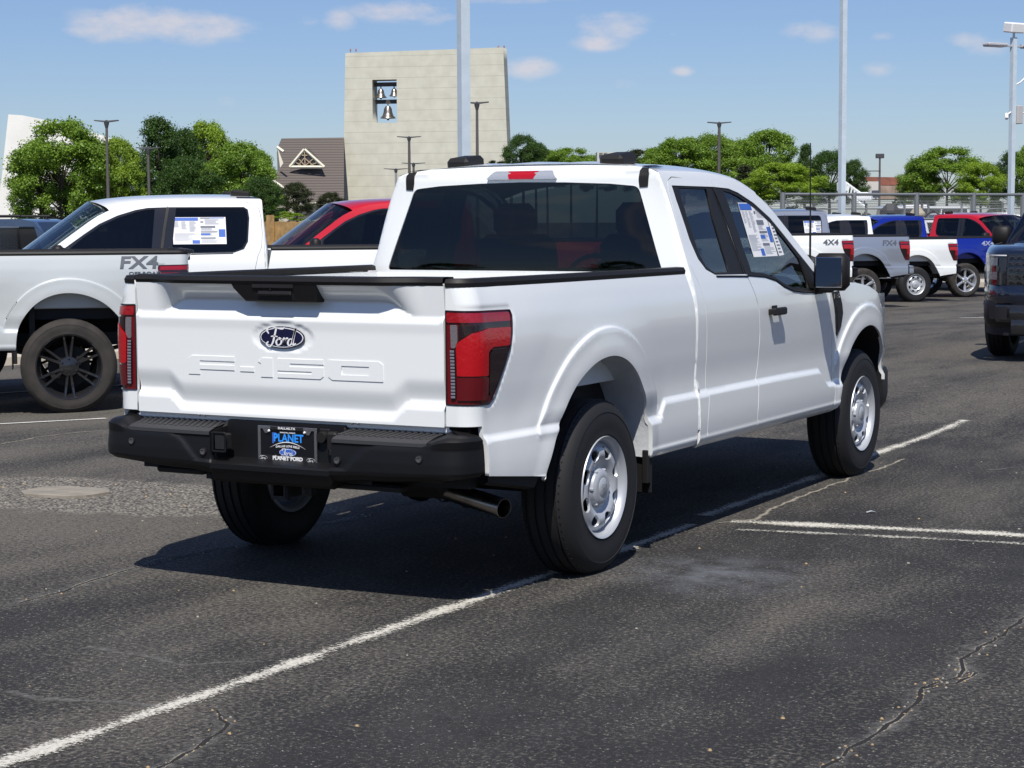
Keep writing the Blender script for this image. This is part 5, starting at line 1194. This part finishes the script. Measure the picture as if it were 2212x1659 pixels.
def church():
    D = 192; b = base(665, D); T = empty('church_hall', b, 0, label='church hall with a steep brown shingle roof and triangular dormer window', cat='building')
    def P(px, py, dd=0): return at(px, py, D+dd)-b
    m = bpy.data.materials.new('shingles'); m.use_nodes = True; nt = m.node_tree; N = nt.nodes; L = nt.links; bs = N['Principled BSDF']; bs.inputs['Roughness'].default_value = .9
    tc = N.new('ShaderNodeTexCoord'); s = N.new('ShaderNodeSeparateXYZ'); L.new(tc.outputs['Object'], s.inputs[0]); q = N.new('ShaderNodeMath'); q.operation = 'MULTIPLY'; q.inputs[1].default_value = 3.6; f = N.new('ShaderNodeMath'); f.operation = 'FRACT'; L.new(s.outputs[2], q.inputs[0]); L.new(q.outputs[0], f.inputs[0])
    r = N.new('ShaderNodeValToRGB'); r.color_ramp.elements[0].color = (.035, .028, .024, 1); r.color_ramp.elements[1].color = (.125, .105, .092, 1); r.color_ramp.elements[0].position = .05; r.color_ramp.elements[1].position = .35; L.new(f.outputs[0], r.inputs[0]); L.new(r.outputs[0], bs.inputs['Base Color'])
    g = G(); g.add([P(608, 299, 8), P(743, 297, 8), P(743, 442, -2), P(668, 442, -2), P(588, 388, 0), P(612, 352, 3), P(600, 318, 6)], [(0, 1, 2, 3, 4, 5, 6)]); g.add([P(608, 299, 8), P(743, 297, 8), P(743, 442, 18), P(640, 442, 18)], [(0, 1, 2, 3)]); g.obj('roof', m, T, ang=0)
    cr_ = mat('cream_wall', (.52, .48, .38), .85, bump=(8, .3, .03))
    g = G(); g.add([P(600, 320, 6.2), P(608, 301, 8.2), P(612, 350, 3.2), P(606, 370, 2), P(588, 392, .3), P(588, 500, .3), P(606, 520, 10), P(598, 330, 12)], [(0, 1, 2, 3, 4, 5, 6, 7)]); g.add([P(588, 392, .3), P(668, 444, -1.6), P(743, 444, -1.6), P(743, 500, -1.6), P(588, 500, .3)], [(0, 1, 2, 3, 4)]); g.obj('wall', cr_, T, ang=0)
    tr = mat('cream_trim', (.66, .63, .50), .7)
    for a, c in (((586, 388), (634, 421)), ((599, 318), (613, 328)), ((626, 361), (657.5, 323)), ((657.5, 323), (700, 361)), ((626, 361), (700, 361)), ((668, 440), (743, 442))): g = G(); g.tube([P(*a, -1.7 if a[1] > 430 else 1.45 if a[0] > 600 else -.3), P(*c, -1.7 if a[1] > 430 else 1.45 if a[0] > 600 else -.8)], .16, 4); g.obj('trim', tr, T, ang=0)
    g = G(); g.add([P(628, 360, 1.6), P(698, 360, 1.6), P(657.5, 326, 1.6)], [(0, 1, 2)]); dw = g.obj('dormer_window', mat('leaded_glass', (.05, .042, .035), .3), T, ang=0)
    g = G(); g.add([P(657.5, 323, 1.6), P(700, 361, 1.6), P(672, 320, 7)], [(0, 1, 2)]); g.obj('dormer_roof', m, T, ang=0)
    g = G()
    for a, c in (((657.5, 328), (659, 360)), ((657.5, 342), (643, 360)), ((657.5, 342), (679, 360)), ((645, 344), (658, 358)), ((676, 344), (660, 358)), ((640, 352), (650, 358)), ((684, 352), (670, 358)), ((652, 336), (664, 336))): g.tube([P(*a, 1.5), P(*c, 1.5)], .07, 4)
    g.obj('leading', mat('lead_tan', (.35, .27, .18), .6), dw, ang=0)
church()
BRK = mat('red_brick', (.20, .075, .05), .9, var=(1.5, .3)); PALE = mat('pale_concrete', (.50, .48, .44), .85)
slab('brick_building', 240, [(1905, 400), (1945, 400), (1945, 383), (1868, 382), (1868, 400), (1868, 430), (1905, 430)], 8, BRK, 'far low red brick block with a flat white parapet', 'building')
slab('concrete_building', 232, [(1855, 392), (1900, 392), (1900, 430), (1855, 430)], 6, PALE, 'far pale concrete building left of the brick wall', 'building')
slab('long_building', 236, [(1890, 401), (1990, 401), (1990, 393), (2030, 393), (2030, 430), (1890, 430)], 10, mat('tan_brick', (.30, .22, .17), .9, var=(1, .25)), 'long low tan building between the trees at right', 'building')
o = slab('rooftop_unit', 120, [(1290, 328), (1350, 328), (1350, 372), (1290, 372)], 2.2, mat('unit_grey', (.46, .47, .42), .6), 'boxy pale air conditioning unit showing above the truck roof', 'air conditioner')
g = G(); b0 = o.location
for x0 in (1294, 1304):
    for k in range(4): a, c = at(x0, 331+k*2, 119.9), at(x0+8, 331+k*2, 119.9); g.tube([a-b0, c-b0], .022, 4)
g.obj('louvres', HEADM, o, ang=0)

# ------------------------------------------------------------------ trees
def leafmat(name, dark, light):
    m = bpy.data.materials.new(name); m.use_nodes = True; nt = m.node_tree; N = nt.nodes; L = nt.links; N.clear(); o = N.new('ShaderNodeOutputMaterial')
    at_ = N.new('ShaderNodeAttribute'); at_.attribute_name = 'tone'; r = N.new('ShaderNodeValToRGB'); r.color_ramp.elements[0].color = (*dark, 1); r.color_ramp.elements[1].color = (*light, 1); L.new(at_.outputs['Fac'], r.inputs[0])
    d = N.new('ShaderNodeBsdfDiffuse'); t = N.new('ShaderNodeBsdfTranslucent'); mx = N.new('ShaderNodeMixShader'); mx.inputs[0].default_value = .42; g = N.new('ShaderNodeBsdfGlossy'); g.inputs['Roughness'].default_value = .45; g.inputs[0].default_value = (.5, .5, .5, 1); m2 = N.new('ShaderNodeMixShader'); m2.inputs[0].default_value = .04
    L.new(r.outputs[0], d.inputs[0]); L.new(r.outputs[0], t.inputs[0]); L.new(d.outputs[0], mx.inputs[1]); L.new(t.outputs[0], mx.inputs[2]); L.new(mx.outputs[0], m2.inputs[1]); L.new(g.outputs[0], m2.inputs[2]); L.new(m2.outputs[0], o.inputs[0]); return m
LF = {'bright': leafmat('leaf_bright', (.15, .24, .018), (.38, .54, .06)), 'mid': leafmat('leaf_mid', (.10, .19, .020), (.28, .43, .055)), 'dark': leafmat('leaf_dark', (.028, .070, .014), (.095, .18, .034)), 'olive': leafmat('leaf_olive', (.03, .042, .018), (.075, .095, .035))}
BARK = mat('bark', (.07, .055, .04), .9, bump=(10, .5, .05))
CR = {}
def crown_mesh(key, seed, n, nb, leaf, squash=1.0, spread=1.0, spiky=False):
    """leaf cards spread through a crown about 1 unit wide and 1 unit tall, in clumps on limbs"""
    if key in CR: return CR[key]
    rng = np.random.default_rng(seed); B = []
    for k in range(nb):
        a = rng.uniform(0, 2*math.pi); h = rng.uniform(0, 1)**.8; rr = (.47*math.sqrt(max(.10, 1-(1.75*h-.75)**2)))*rng.uniform(.25, 1)**.5*spread
        if spiky: rr = (.46*(1-h)**.7+.06)*rng.uniform(.4, 1)
        B.append((rr*math.cos(a), rr*math.sin(a), h, rng.uniform(.045, .12)*(.85 if spiky else 1)))
    B = np.array(B); k = rng.choice(nb, n, p=B[:, 3]**2/(B[:, 3]**2).sum()); v = rng.normal(size=(n, 3)); v /= np.linalg.norm(v, axis=1)[:, None]
    rad_ = B[k, 3]*(rng.uniform(0, 1, n)**.35)*(1+.25*rng.normal(size=n)); c = B[k, :3]+v*rad_[:, None]*np.array([1, 1, .8])
    nn = v*.6+rng.normal(size=(n, 3))*.55+np.array([0, 0, .35]); nn /= np.linalg.norm(nn, axis=1)[:, None]; t = np.cross(nn, rng.normal(size=(n, 3))); t /= np.linalg.norm(t, axis=1)[:, None]; bt = np.cross(nn, t); s = leaf*rng.uniform(.5, 1.3, n)[:, None]
    V = np.concatenate([c-t*s-bt*s*.35, c+bt*s*.55, c+t*s-bt*s*.25, c-bt*s*.75], 1).reshape(-1, 3); me = bpy.data.meshes.new('crown')
    me.vertices.add(4*n); me.vertices.foreach_set('co', V.ravel()); me.loops.add(4*n); me.loops.foreach_set('vertex_index', np.arange(4*n)); me.polygons.add(n); me.polygons.foreach_set('loop_start', np.arange(n)*4); me.polygons.foreach_set('loop_total', np.full(n, 4)); me.update(calc_edges=True)
    tone = np.clip(rng.uniform(0, 1, nb)[k]*.45+rng.uniform(0, 1, n)*.55, 0, 1); a = me.attributes.new('tone', 'FLOAT', 'FACE'); a.data.foreach_set('value', tone)
    CR[key] = (me, B); return CR[key]
def tree(px, ytop, ybot, wpx, D, kind, col, label, seed=0, cat='tree', group='trees beyond the lot', name='tree'):
    b = base(px, D); ztop = 1.594+(476-ytop)/FOC*D-b.z; zb = max(.3, 1.594+(476-ybot)/FOC*D-b.z); w = wpx*1.18/FOC*D; h = ztop-zb
    key = {'full': ('full', 11, 42000, 150, .0125), 'open': ('open', 23, 34000, 105, .0130), 'dense': ('dense', 37, 44000, 170, .0115), 'spiky': ('spiky', 41, 26000, 110, .0105), 'bush': ('bush', 53, 12000, 45, .017)}[kind]
    me, B = crown_mesh(*key, spiky=(kind == 'spiky'))
    T = empty(name, b, random.uniform(0, 6.28), label=label, cat=cat, group=group); rz = seed*1.7
    cw = link('crown', me, LF[col], T); cw.location = (0, 0, zb); cw.scale = (w, w*.9, h*.93); cw.rotation_euler = (0, 0, rz)
    g = G(); g.tube([(0, 0, 0), (.05*w*.2, 0, zb), (0, .02*w, zb+h*.35), (0, 0, zb+h*.75)], [.028*h+.05, .024*h, .014*h, .004*h], 8)
    for k in range(0, len(B), 6):
        q = B[k]; p = Matrix.Rotation(rz, 3, 'Z') @ Vector((q[0]*w, q[1]*w*.9, 0)); g.tube([(0, 0, zb+h*q[2]*.35), tuple(p*.5+Vector((0, 0, zb+h*q[2]*.72))), tuple(p+Vector((0, 0, zb+h*q[2])))], [.010*h, .006*h, .002*h], 5, cap=False)
    g.obj('trunk', BARK, T); return T
random.seed(4)
TREES = [(95, 300, 480, 130, 139, 'full', 'mid', 'leafy lower limb tree at the base of the broad airy one', 29), (560, 318, 470, 90, 152, 'full', 'mid', 'green tree top touching the church roof', 30), (1425, 318, 420, 110, 188, 'full', 'mid', 'green tree between the rooftop unit and the lone lamp post', 31), (1585, 300, 430, 130, 188, 'full', 'mid', 'green tree crown joining the two tallest on the right', 32), (1290, 335, 410, 90, 195, 'full', 'olive', 'dull low tree just behind the rooftop unit', 33), (1160, 305, 400, 70, 192, 'dense', 'dark', 'second dark tree beside the bell tower', 34), (1845, 345, 440, 60, 168, 'dense', 'dark', 'small dark tree right of the second pale pole', 35), (1985, 345, 445, 90, 168, 'full', 'mid', 'green tree at the left end of the far right clump', 36),
    (215, 318, 480, 120, 150, 'full', 'mid', 'green tree filling in behind the leftmost lamp post', 25), (300, 345, 490, 130, 150, 'dense', 'dark', 'dark undergrowth tree between the two left lamp posts', 26), (470, 345, 490, 140, 150, 'full', 'mid', 'leafy green tree low behind the white crew cab roof', 27), (400, 268, 470, 120, 156, 'dense', 'dark', 'dark full tree right of the tallest pointed one', 28),
    (138, 250, 478, 215, 138, 'open', 'mid', 'broad airy green tree before the white building', 1), (262, 290, 470, 110, 140, 'full', 'bright', 'bright green tree between the two left lamp posts', 2), (350, 243, 480, 185, 150, 'spiky', 'dark', 'tallest dark pointed tree left of centre', 3),
    (455, 256, 470, 125, 158, 'full', 'bright', 'yellow green tree top behind the dark pointed tree', 4), (525, 300, 480, 150, 145, 'open', 'mid', 'green tree leaning over the church roof edge', 5), (415, 330, 490, 150, 140, 'dense', 'dark', 'dark low tree under the yellow green one', 6), (568, 375, 485, 95, 140, 'dense', 'dark', 'dark tree at the foot of the church gable', 7),
    (1132, 288, 400, 84, 190, 'dense', 'dark', 'dark tree just right of the bell tower', 9), (1235, 318, 400, 110, 190, 'open', 'mid', 'low green tree between tower and rooftop unit', 10), (1185, 322, 400, 100, 200, 'full', 'mid', 'small green tree behind the low one by the tower', 11), (1388, 322, 410, 110, 190, 'open', 'olive', 'dull green tree right of the rooftop unit', 12),
    (1470, 296, 420, 150, 185, 'full', 'mid', 'broad green tree left of the lone lamp post', 13), (1540, 288, 430, 120, 186, 'dense', 'mid', 'rounded green tree behind the lone lamp post', 14), (1655, 281, 430, 150, 180, 'full', 'mid', 'tallest round tree right of the lone lamp post', 15), (1690, 352, 440, 165, 150, 'full', 'bright', 'bright yellow green bushy tree above the fence', 16),
    (1620, 356, 440, 110, 155, 'bush', 'olive', 'olive shrubby tree beside the bright one', 17), (1738, 310, 430, 70, 175, 'spiky', 'dark', 'dark pointed tree behind the radio antenna', 18), (1790, 325, 440, 110, 170, 'dense', 'dark', 'dark tree behind the second pale pole', 19), (2045, 320, 440, 170, 165, 'open', 'mid', 'wide green tree at right above the red truck', 20),
    (2115, 352, 445, 110, 160, 'full', 'bright', 'bright green tree left of the camera pole', 21), (2180, 330, 445, 90, 172, 'dense', 'dark', 'dark tree behind the camera pole', 22), (2225, 310, 445, 80, 160, 'full', 'mid', 'green tree at the right edge', 23), (8, 420, 500, 60, 190, 'dense', 'dark', 'dark tree by the left edge', 24)]
for a in TREES: tree(*a)
tree(645, 388, 462, 74, 150, 'dense', 'olive', 'dark rounded crape shrub before the church roof', 8, 'shrub', 'shrubs near the church', 'shrub'); tree(719, 410, 460, 66, 160, 'dense', 'olive', 'lower dark shrub against the tower foot', 9, 'shrub', 'shrubs near the church', 'shrub')
tree(628, 452, 478, 70, 75, 'bush', 'bright', 'bright leafy bush over the wooden fence', 10, 'shrub', 'shrubs near the church', 'shrub'); pass
tree(1075, 344, 380, 60, 170, 'bush', 'olive', 'thin shrub top at the right foot of the tower', 12, 'shrub', 'shrubs near the church', 'shrub')
def wood():
    """scrub behind the fences, one mass"""
    me, B = crown_mesh('scrub', 77, 9000, 60, .02); g = empty('far_scrub', cd(0, 0)); bpy.data.objects.remove(g)
    rng = np.random.default_rng(5); n = 26000; px = rng.uniform(1560, 2230, n); D = rng.uniform(112, 150, n); hh = np.clip(.35+.35*np.sin(px/37)+.2*np.sin(px/11.3)+rng.uniform(-.2, .2, n), .1, 1)*rng.uniform(0, 1, n)**.6
    c = (px-1106)/FOC*D; P_ = CAM+RGT*c[:, None]+FWD*D[:, None]; P_[:, 2] = -.6+hh*3.4
    v = rng.normal(size=(n, 3)); v /= np.linalg.norm(v, axis=1)[:, None]; t = np.cross(v, rng.normal(size=(n, 3))); t /= np.linalg.norm(t, axis=1)[:, None]; b = np.cross(v, t); s = .16
    V = np.concatenate([P_-t*s, P_+b*s*.6, P_+t*s, P_-b*s*.7], 1).reshape(-1, 3); me = bpy.data.meshes.new('scrub'); me.vertices.add(4*n); me.vertices.foreach_set('co', V.ravel()); me.loops.add(4*n); me.loops.foreach_set('vertex_index', np.arange(4*n)); me.polygons.add(n); me.polygons.foreach_set('loop_start', np.arange(n)*4); me.polygons.foreach_set('loop_total', np.full(n, 4)); me.update(calc_edges=True)
    a = me.attributes.new('tone', 'FLOAT', 'FACE'); a.data.foreach_set('value', rng.uniform(0, 1, n)); setp(link('scrub', me, LF['olive']), kind='stuff', label='low mixed scrub growing behind the fences at right')
wood()
def behind():
    me, B = crown_mesh('full', 11, 42000, 150, .0125); first = None; rng = random.Random(3); big = []
    P = []
    for k in range(13):
        a = rad(78+k*12); r = 42+rng.uniform(0, 14); P.append((CAM[0]+r*math.sin(a), CAM[1]+r*math.cos(a), rng.uniform(8, 11), rng.uniform(5, 7.5)))
    n = me.attributes['tone'].data; co = np.empty(len(me.vertices)*3); me.vertices.foreach_get('co', co); co = co.reshape(-1, 4, 3)[::3].reshape(-1, 3); V = []; 
    for x, y, w, h in P: V.append(co*np.array([w, w, h])+np.array([x, y, .6]))
    V = np.concatenate(V); nq = len(V)//4; m2 = bpy.data.meshes.new('grove'); m2.vertices.add(4*nq); m2.vertices.foreach_set('co', V.ravel()); m2.loops.add(4*nq); m2.loops.foreach_set('vertex_index', np.arange(4*nq)); m2.polygons.add(nq); m2.polygons.foreach_set('loop_start', np.arange(nq)*4); m2.polygons.foreach_set('loop_total', np.full(nq, 4)); m2.update(calc_edges=True)
    a = m2.attributes.new('tone', 'FLOAT', 'FACE'); a.data.foreach_set('value', np.random.default_rng(1).uniform(0, 1, nq)); setp(link('grove', m2, LF['dark']), kind='stuff', label='grove of trees reflected in the truck windows')
behind()

# ------------------------------------------------------------------ fences
GALV = mat('galvanised', (.24, .255, .26), .5, .5)
def chainmat():
    m = bpy.data.materials.new('chain_link'); m.use_nodes = True; nt = m.node_tree; N = nt.nodes; L = nt.links; b = N['Principled BSDF']; b.inputs['Base Color'].default_value = (.30, .31, .31, 1); b.inputs['Metallic'].default_value = .3; b.inputs['Roughness'].default_value = .5
    uv = N.new('ShaderNodeTexCoord'); s = N.new('ShaderNodeSeparateXYZ'); L.new(uv.outputs['Object'], s.inputs[0]); res = []
    for sg in (1, -1):
        a = N.new('ShaderNodeMath'); a.operation = 'MULTIPLY_ADD'; a.inputs[1].default_value = sg; L.new(s.outputs[2], a.inputs[0]); L.new(s.outputs[0], a.inputs[2]); q = N.new('ShaderNodeMath'); q.operation = 'PINGPONG'; q.inputs[1].default_value = .045; L.new(a.outputs[0], q.inputs[0]); r = N.new('ShaderNodeMath'); r.operation = 'LESS_THAN'; r.inputs[1].default_value = .004; L.new(q.outputs[0], r.inputs[0]); res.append(r.outputs[0])
    mx = N.new('ShaderNodeMath'); mx.operation = 'MAXIMUM'; L.new(res[0], mx.inputs[0]); L.new(res[1], mx.inputs[1]); L.new(mx.outputs[0], b.inputs['Alpha']); return m
CHAIN = chainmat()
def fence(p0, p1, D0, D1, H, posts, label, barb=False, caps=False, pr=.045):
    a, b = base(p0, D0), base(p1, D1); L_ = (b-a).length; T = empty('chain_link_fence', a, math.atan2((b-a).y, (b-a).x), label=label, cat='fence', group='chain link fences'); dz = (b.z-a.z)/L_
    g = G(); g.add([(0, 0, .05), (L_, 0, .05+dz*L_), (L_, 0, H+dz*L_), (0, 0, H)], [(0, 1, 2, 3)]); g.obj('wire_mesh', CHAIN, T, ang=0)
    g = G(); g.tube([(0, 0, H), (L_, 0, H+dz*L_)], pr*.75, 6); g.obj('top_rail', GALV, T); g = G(); g.tube([(0, 0, H-.8), (L_, 0, H-.8+dz*L_)], pr*.6, 6); g.obj('rail', GALV, T)
    for t in posts:
        x = t*L_; g = G(); g.tube([(x, 0, 0), (x, 0, H+dz*x+(.06 if not caps else .25))], pr*1.2, 8)
        if barb: g.tube([(x, 0, H+dz*x), (x-.22, -.15, H+dz*x+.35)], .025, 5)
        g.obj('post', GALV, T)
    if barb:
        for k in range(3): g = G(); g.tube([(-.08-.07*k, -.05*k-.03, H+.12+.11*k), (L_-.08-.07*k, -.05*k-.03, H+.12+.11*k+dz*L_)], .012, 4); g.obj('barbed_wire', GALV, T)
fence(1690, 2232, 60, 64, 2.72, [0, .27, .515, .745, .95], 'tall chain link fence behind the blue and red trucks', pr=.07)
fence(1560, 1720, 78, 76, 2.35, [.12, .4, .66, .93], 'lower chain link fence topped with barbed wire', barb=True)
fence(1700, 2240, 84, 90, 2.4, [.1, .2, .3, .45, .52, .545, .68, .72, .85], 'farther chain link fence with barbed wire among parked vehicles', barb=True, caps=True)
fence(-30, 110, 36, 42, 1.75, [.18, .62, .95], 'chain link fence before the dark vehicle at far left', barb=False)
b = base(2052-72, 66); g = G(); g.lathe([(.22, 0), (.22, 2.0), (.27, 2.05), (.27, 2.12), (.14, 2.3), (.05, 2.42), (0, 2.42)], 16)
g.obj('bollard', mat('tan_bollard', (.40, .34, .26), .8), label='stout tan bollard with a domed cap behind the fence', cat='bollard').location = b
def woodfence():
    a, b = base(566, 64), base(760, 60); n = 34; d = (b-a)/n; H = 1.63-a.z; T = empty('wooden_fence', a, math.atan2(d.y, d.x), label='light wooden plank fence between the white and red trucks', cat='fence'); w = d.length; g = G(); random.seed(2)
    for k in range(n): g.box((w*(k+.5), random.uniform(-.01, .01), H/2+random.uniform(-.015, .015)), (w*.94, .03, H))
    g.obj('planks', mat('cedar', (.42, .26, .10), .8, var=(5, .3)), T, ang=0); g = G(); g.box((w*5, -.1, .5*(H+.22)), (.30, .12, H+.22)); g.obj('post', mat('cedar', (.42, .26, .10), .8), T, ang=0)
woodfence()
# concrete walk and kerb behind the right row; kerb behind the left row
g = G(); cw_ = [cd(6, 52), cd(24, 56), cd(24, 59), cd(6, 55)]; g.add([v+Vector((0, 0, .13)) for v in cw_]+cw_, [(0, 1, 2, 3), (0, 1, 5, 4)]); g.obj('pavement', mat('pavement_concrete', (.48, .43, .35), .9, var=(2, .1)), ang=0, kind='structure')
g = G(); cw_ = [cd(-12, 22.5), cd(2, 29), cd(2, 31), cd(-12, 24.5)]; g.add([v+Vector((0, 0, .13)) for v in cw_]+cw_, [(0, 1, 2, 3), (0, 1, 5, 4)]); g.obj('kerb', mat('pavement_concrete', (.48, .43, .35), .9, var=(2, .1)), ang=0, kind='structure')

# ------------------------------------------------------------------ vehicles beyond the fence
def wagon(px, D, L_, H, Wd, ang, colour, label, cat='van', rack=False, boxy=.1, name='van', front=1):
    b = base(px, D); T = empty(name, b, math.atan2(RGT[1], RGT[0])+ang, label=label, cat=cat, group='vehicles beyond the fences'); wl = H*.60; hw = Wd/2
    prof = [(-L_/2, .45), (-L_/2, wl), (-L_/2+boxy*2, H-.06), (-L_/2+boxy*3, H), (L_*.16, H), (L_*.22, H-.06), (L_*.34, wl+.02), (L_/2-.1, wl-.16), (L_/2, wl-.4), (L_/2, .45)]
    g = G(); g.prism(prof, -hw, hw, M=Matrix(((1, 0, 0), (0, 0, 1), (0, 1, 0))), ch=.06); g.obj('body', colour, T, ang=40)
    for s in (-1, 1):
        g = G()
        for x0, x1 in ((-L_/2+.35, -L_*.20), (-L_*.18, -.05), (.03, L_*.22)): g.prism([(x0, wl+.05), (x1+(.18 if x1 > .2 else 0), wl+.05), (x1, H-.16), (x0, H-.16)], s*hw, s*(hw+.012), M=Matrix(((1, 0, 0), (0, 0, 1), (0, 1, 0))))
        g.obj('side_windows', GLD if False else mat('dark_window', (.01, .012, .015), .06, coat=.5), T, ang=0)
        for x in (-L_*.32, L_*.32): g = G(); g.lathe([(0, s*(hw-.2)), (.36, s*(hw-.2)), (.38, s*(hw+.0)), (.33, s*(hw+.02)), (.22, s*(hw+.02)), (.20, s*(hw-.02)), (0, s*(hw-.02))], 20, c=(x, 0, .37), axis='Y'); g.obj('wheel', [RUB, STEEL][0], T)
    g = G(); g.add([(L_*.225, -hw*.9, H-.08), (L_*.225, hw*.9, H-.08), (L_*.345, hw*.93, wl+.05), (L_*.345, -hw*.93, wl+.05)], [(0, 1, 2, 3)]); o_ = g.obj('windscreen', mat('dark_window', (.01, .012, .015), .06, coat=.5), T, ang=0); o_.location = (.012, 0, .012)
    g = G(); g.add([(-L_/2+boxy*.3, -hw*.85, wl+.05), (-L_/2+boxy*.3, hw*.85, wl+.05), (-L_/2+boxy*2, hw*.82, H-.12), (-L_/2+boxy*2, -hw*.82, H-.12)], [(0, 1, 2, 3)]); o_ = g.obj('rear_window', mat('dark_window', (.01, .012, .015), .06, coat=.5), T, ang=0); o_.location = (-.015, 0, 0)
    if rack:
        for s in (-1, 1): g = G(); g.tube([(-L_*.42, s*hw*.8, H+.06), (L_*.14, s*hw*.8, H+.06)], .03, 6); g.obj('roof_rail', BLACK, T)
    return T
wagon(1856, 70, 4.9, 1.98, 1.95, math.pi+.35, WHITE, 'white sport utility vehicle with a roof rack behind the fence', 'suv', True, name='suv')
wagon(1905, 76, 4.8, 1.95, 1.95, math.pi+.2, WHITE, 'white wagon just right of the roof rack vehicle', 'suv', name='suv')
wagon(2018, 92, 5.6, 2.55, 2.0, .1, WHITE, 'tall white panel van seen through the fence', name='van'); wagon(2066, 88, 5.2, 2.2, 2.0, math.pi+.1, WHITE, 'white van with a red light beside the tall van')
wagon(2190, 86, 5.0, 2.1, 2.0, math.pi, WHITE, 'long white van near the camera pole beyond the fence'); wagon(2205, 66, 5.0, 1.97, 1.98, math.pi-.5, WHITE, 'white wagon at the right edge behind the dark red truck', 'suv', name='suv')
wagon(1740, 74, 3.6, 1.95, 1.9, 0, mat('tan_panel', (.5, .42, .28), .6), 'tan boxy vehicle roof behind the white cab', name='van'); wagon(20, 40, 4.6, 1.92, 1.95, -.15, paint('dark_blue_paint', (.05, .09, .17), .3, .3), 'dark blue boxy off road vehicle behind the fence at far left', 'suv', True, name='suv')
def bucket():
    D = 105; b = base(1870, D); T = empty('bucket_truck', b, 0, label='white utility truck with a raised lattice boom and bucket', cat='utility truck', group='vehicles beyond the fences'); P = lambda x, y: at(x, y, D)-b
    g = G(); g.box((0, 0, 1.2), (5.5, 2.3, 1.5), rz=-YAW, bev=.1); g.box((2.6, 0, 1.9), (1.6, 2.2, 1.6), rz=-YAW, bev=.2); g.obj('body', WHITE, T)
    g = G(); q = Vector(FWD)*.3
    a0, a1 = P(1818, 410), P(1868, 446)
    for o in (Vector((0, 0, 0)), q): 
        for dz in (.0, .55): g.tube([a0+o+Vector((0, 0, dz)), a1+o+Vector((0, 0, dz))], .07, 5)
    for k in range(9): t = k/8; p = a0.lerp(a1, t); g.tube([p, p+Vector((.1, 0, .55))], .05, 4)
    g.obj('boom', WHITE, T)
    g = G(); g.box(P(1820, 404), (.55, .5, .55), bev=.08); g.box(P(1864, 424), (.8, .5, .45), bev=.1); g.box(P(1877, 425), (.35, .4, .4), bev=.06); g.obj('bucket', WHITE, T)
    for x in (-1.8, 1.6): g = G(); g.lathe([(0, -1.1), (.48, -1.1), (.5, -.8), (0, -.8)], 20, c=(x, 0, .5), axis='Y'); g.obj('wheel', RUB, T)
bucket()
def forklift():
    D = 82; b = base(1968, D); T = empty('lift_machine', b, .3, label='dark machinery with a mast and round cab behind the bollard', cat='machine', group='vehicles beyond the fences')
    g = G(); g.box((0, 0, 1.0), (2.6, 1.5, 1.2), bev=.15); g.box((-.9, 0, 2.0), (.9, 1.2, 1.2), bev=.3); g.obj('body', mat('machine_dark', (.03, .03, .032), .6), T)
    g = G(); g.tube([(-.2, -.4, 1.5), (.9, -.4, 2.3), (1.7, -.4, 1.7)], .07, 6); g.tube([(.2, .4, 1.5), (1.2, .4, 2.1)], .07, 6); g.tube([(1.3, -.4, 2.3), (1.3, -.4, 1.0)], .05, 6); g.obj('arm', mat('machine_dark', (.03, .03, .032), .6), T)
    for x in (-.9, .9): g = G(); g.lathe([(.42, -.8), (.5, -.7), (.5, -.55), (.25, -.5), (0, -.5)], 18, c=(x, 0, .5), axis='Y'); g.obj('wheel', RUB, T)
forklift()
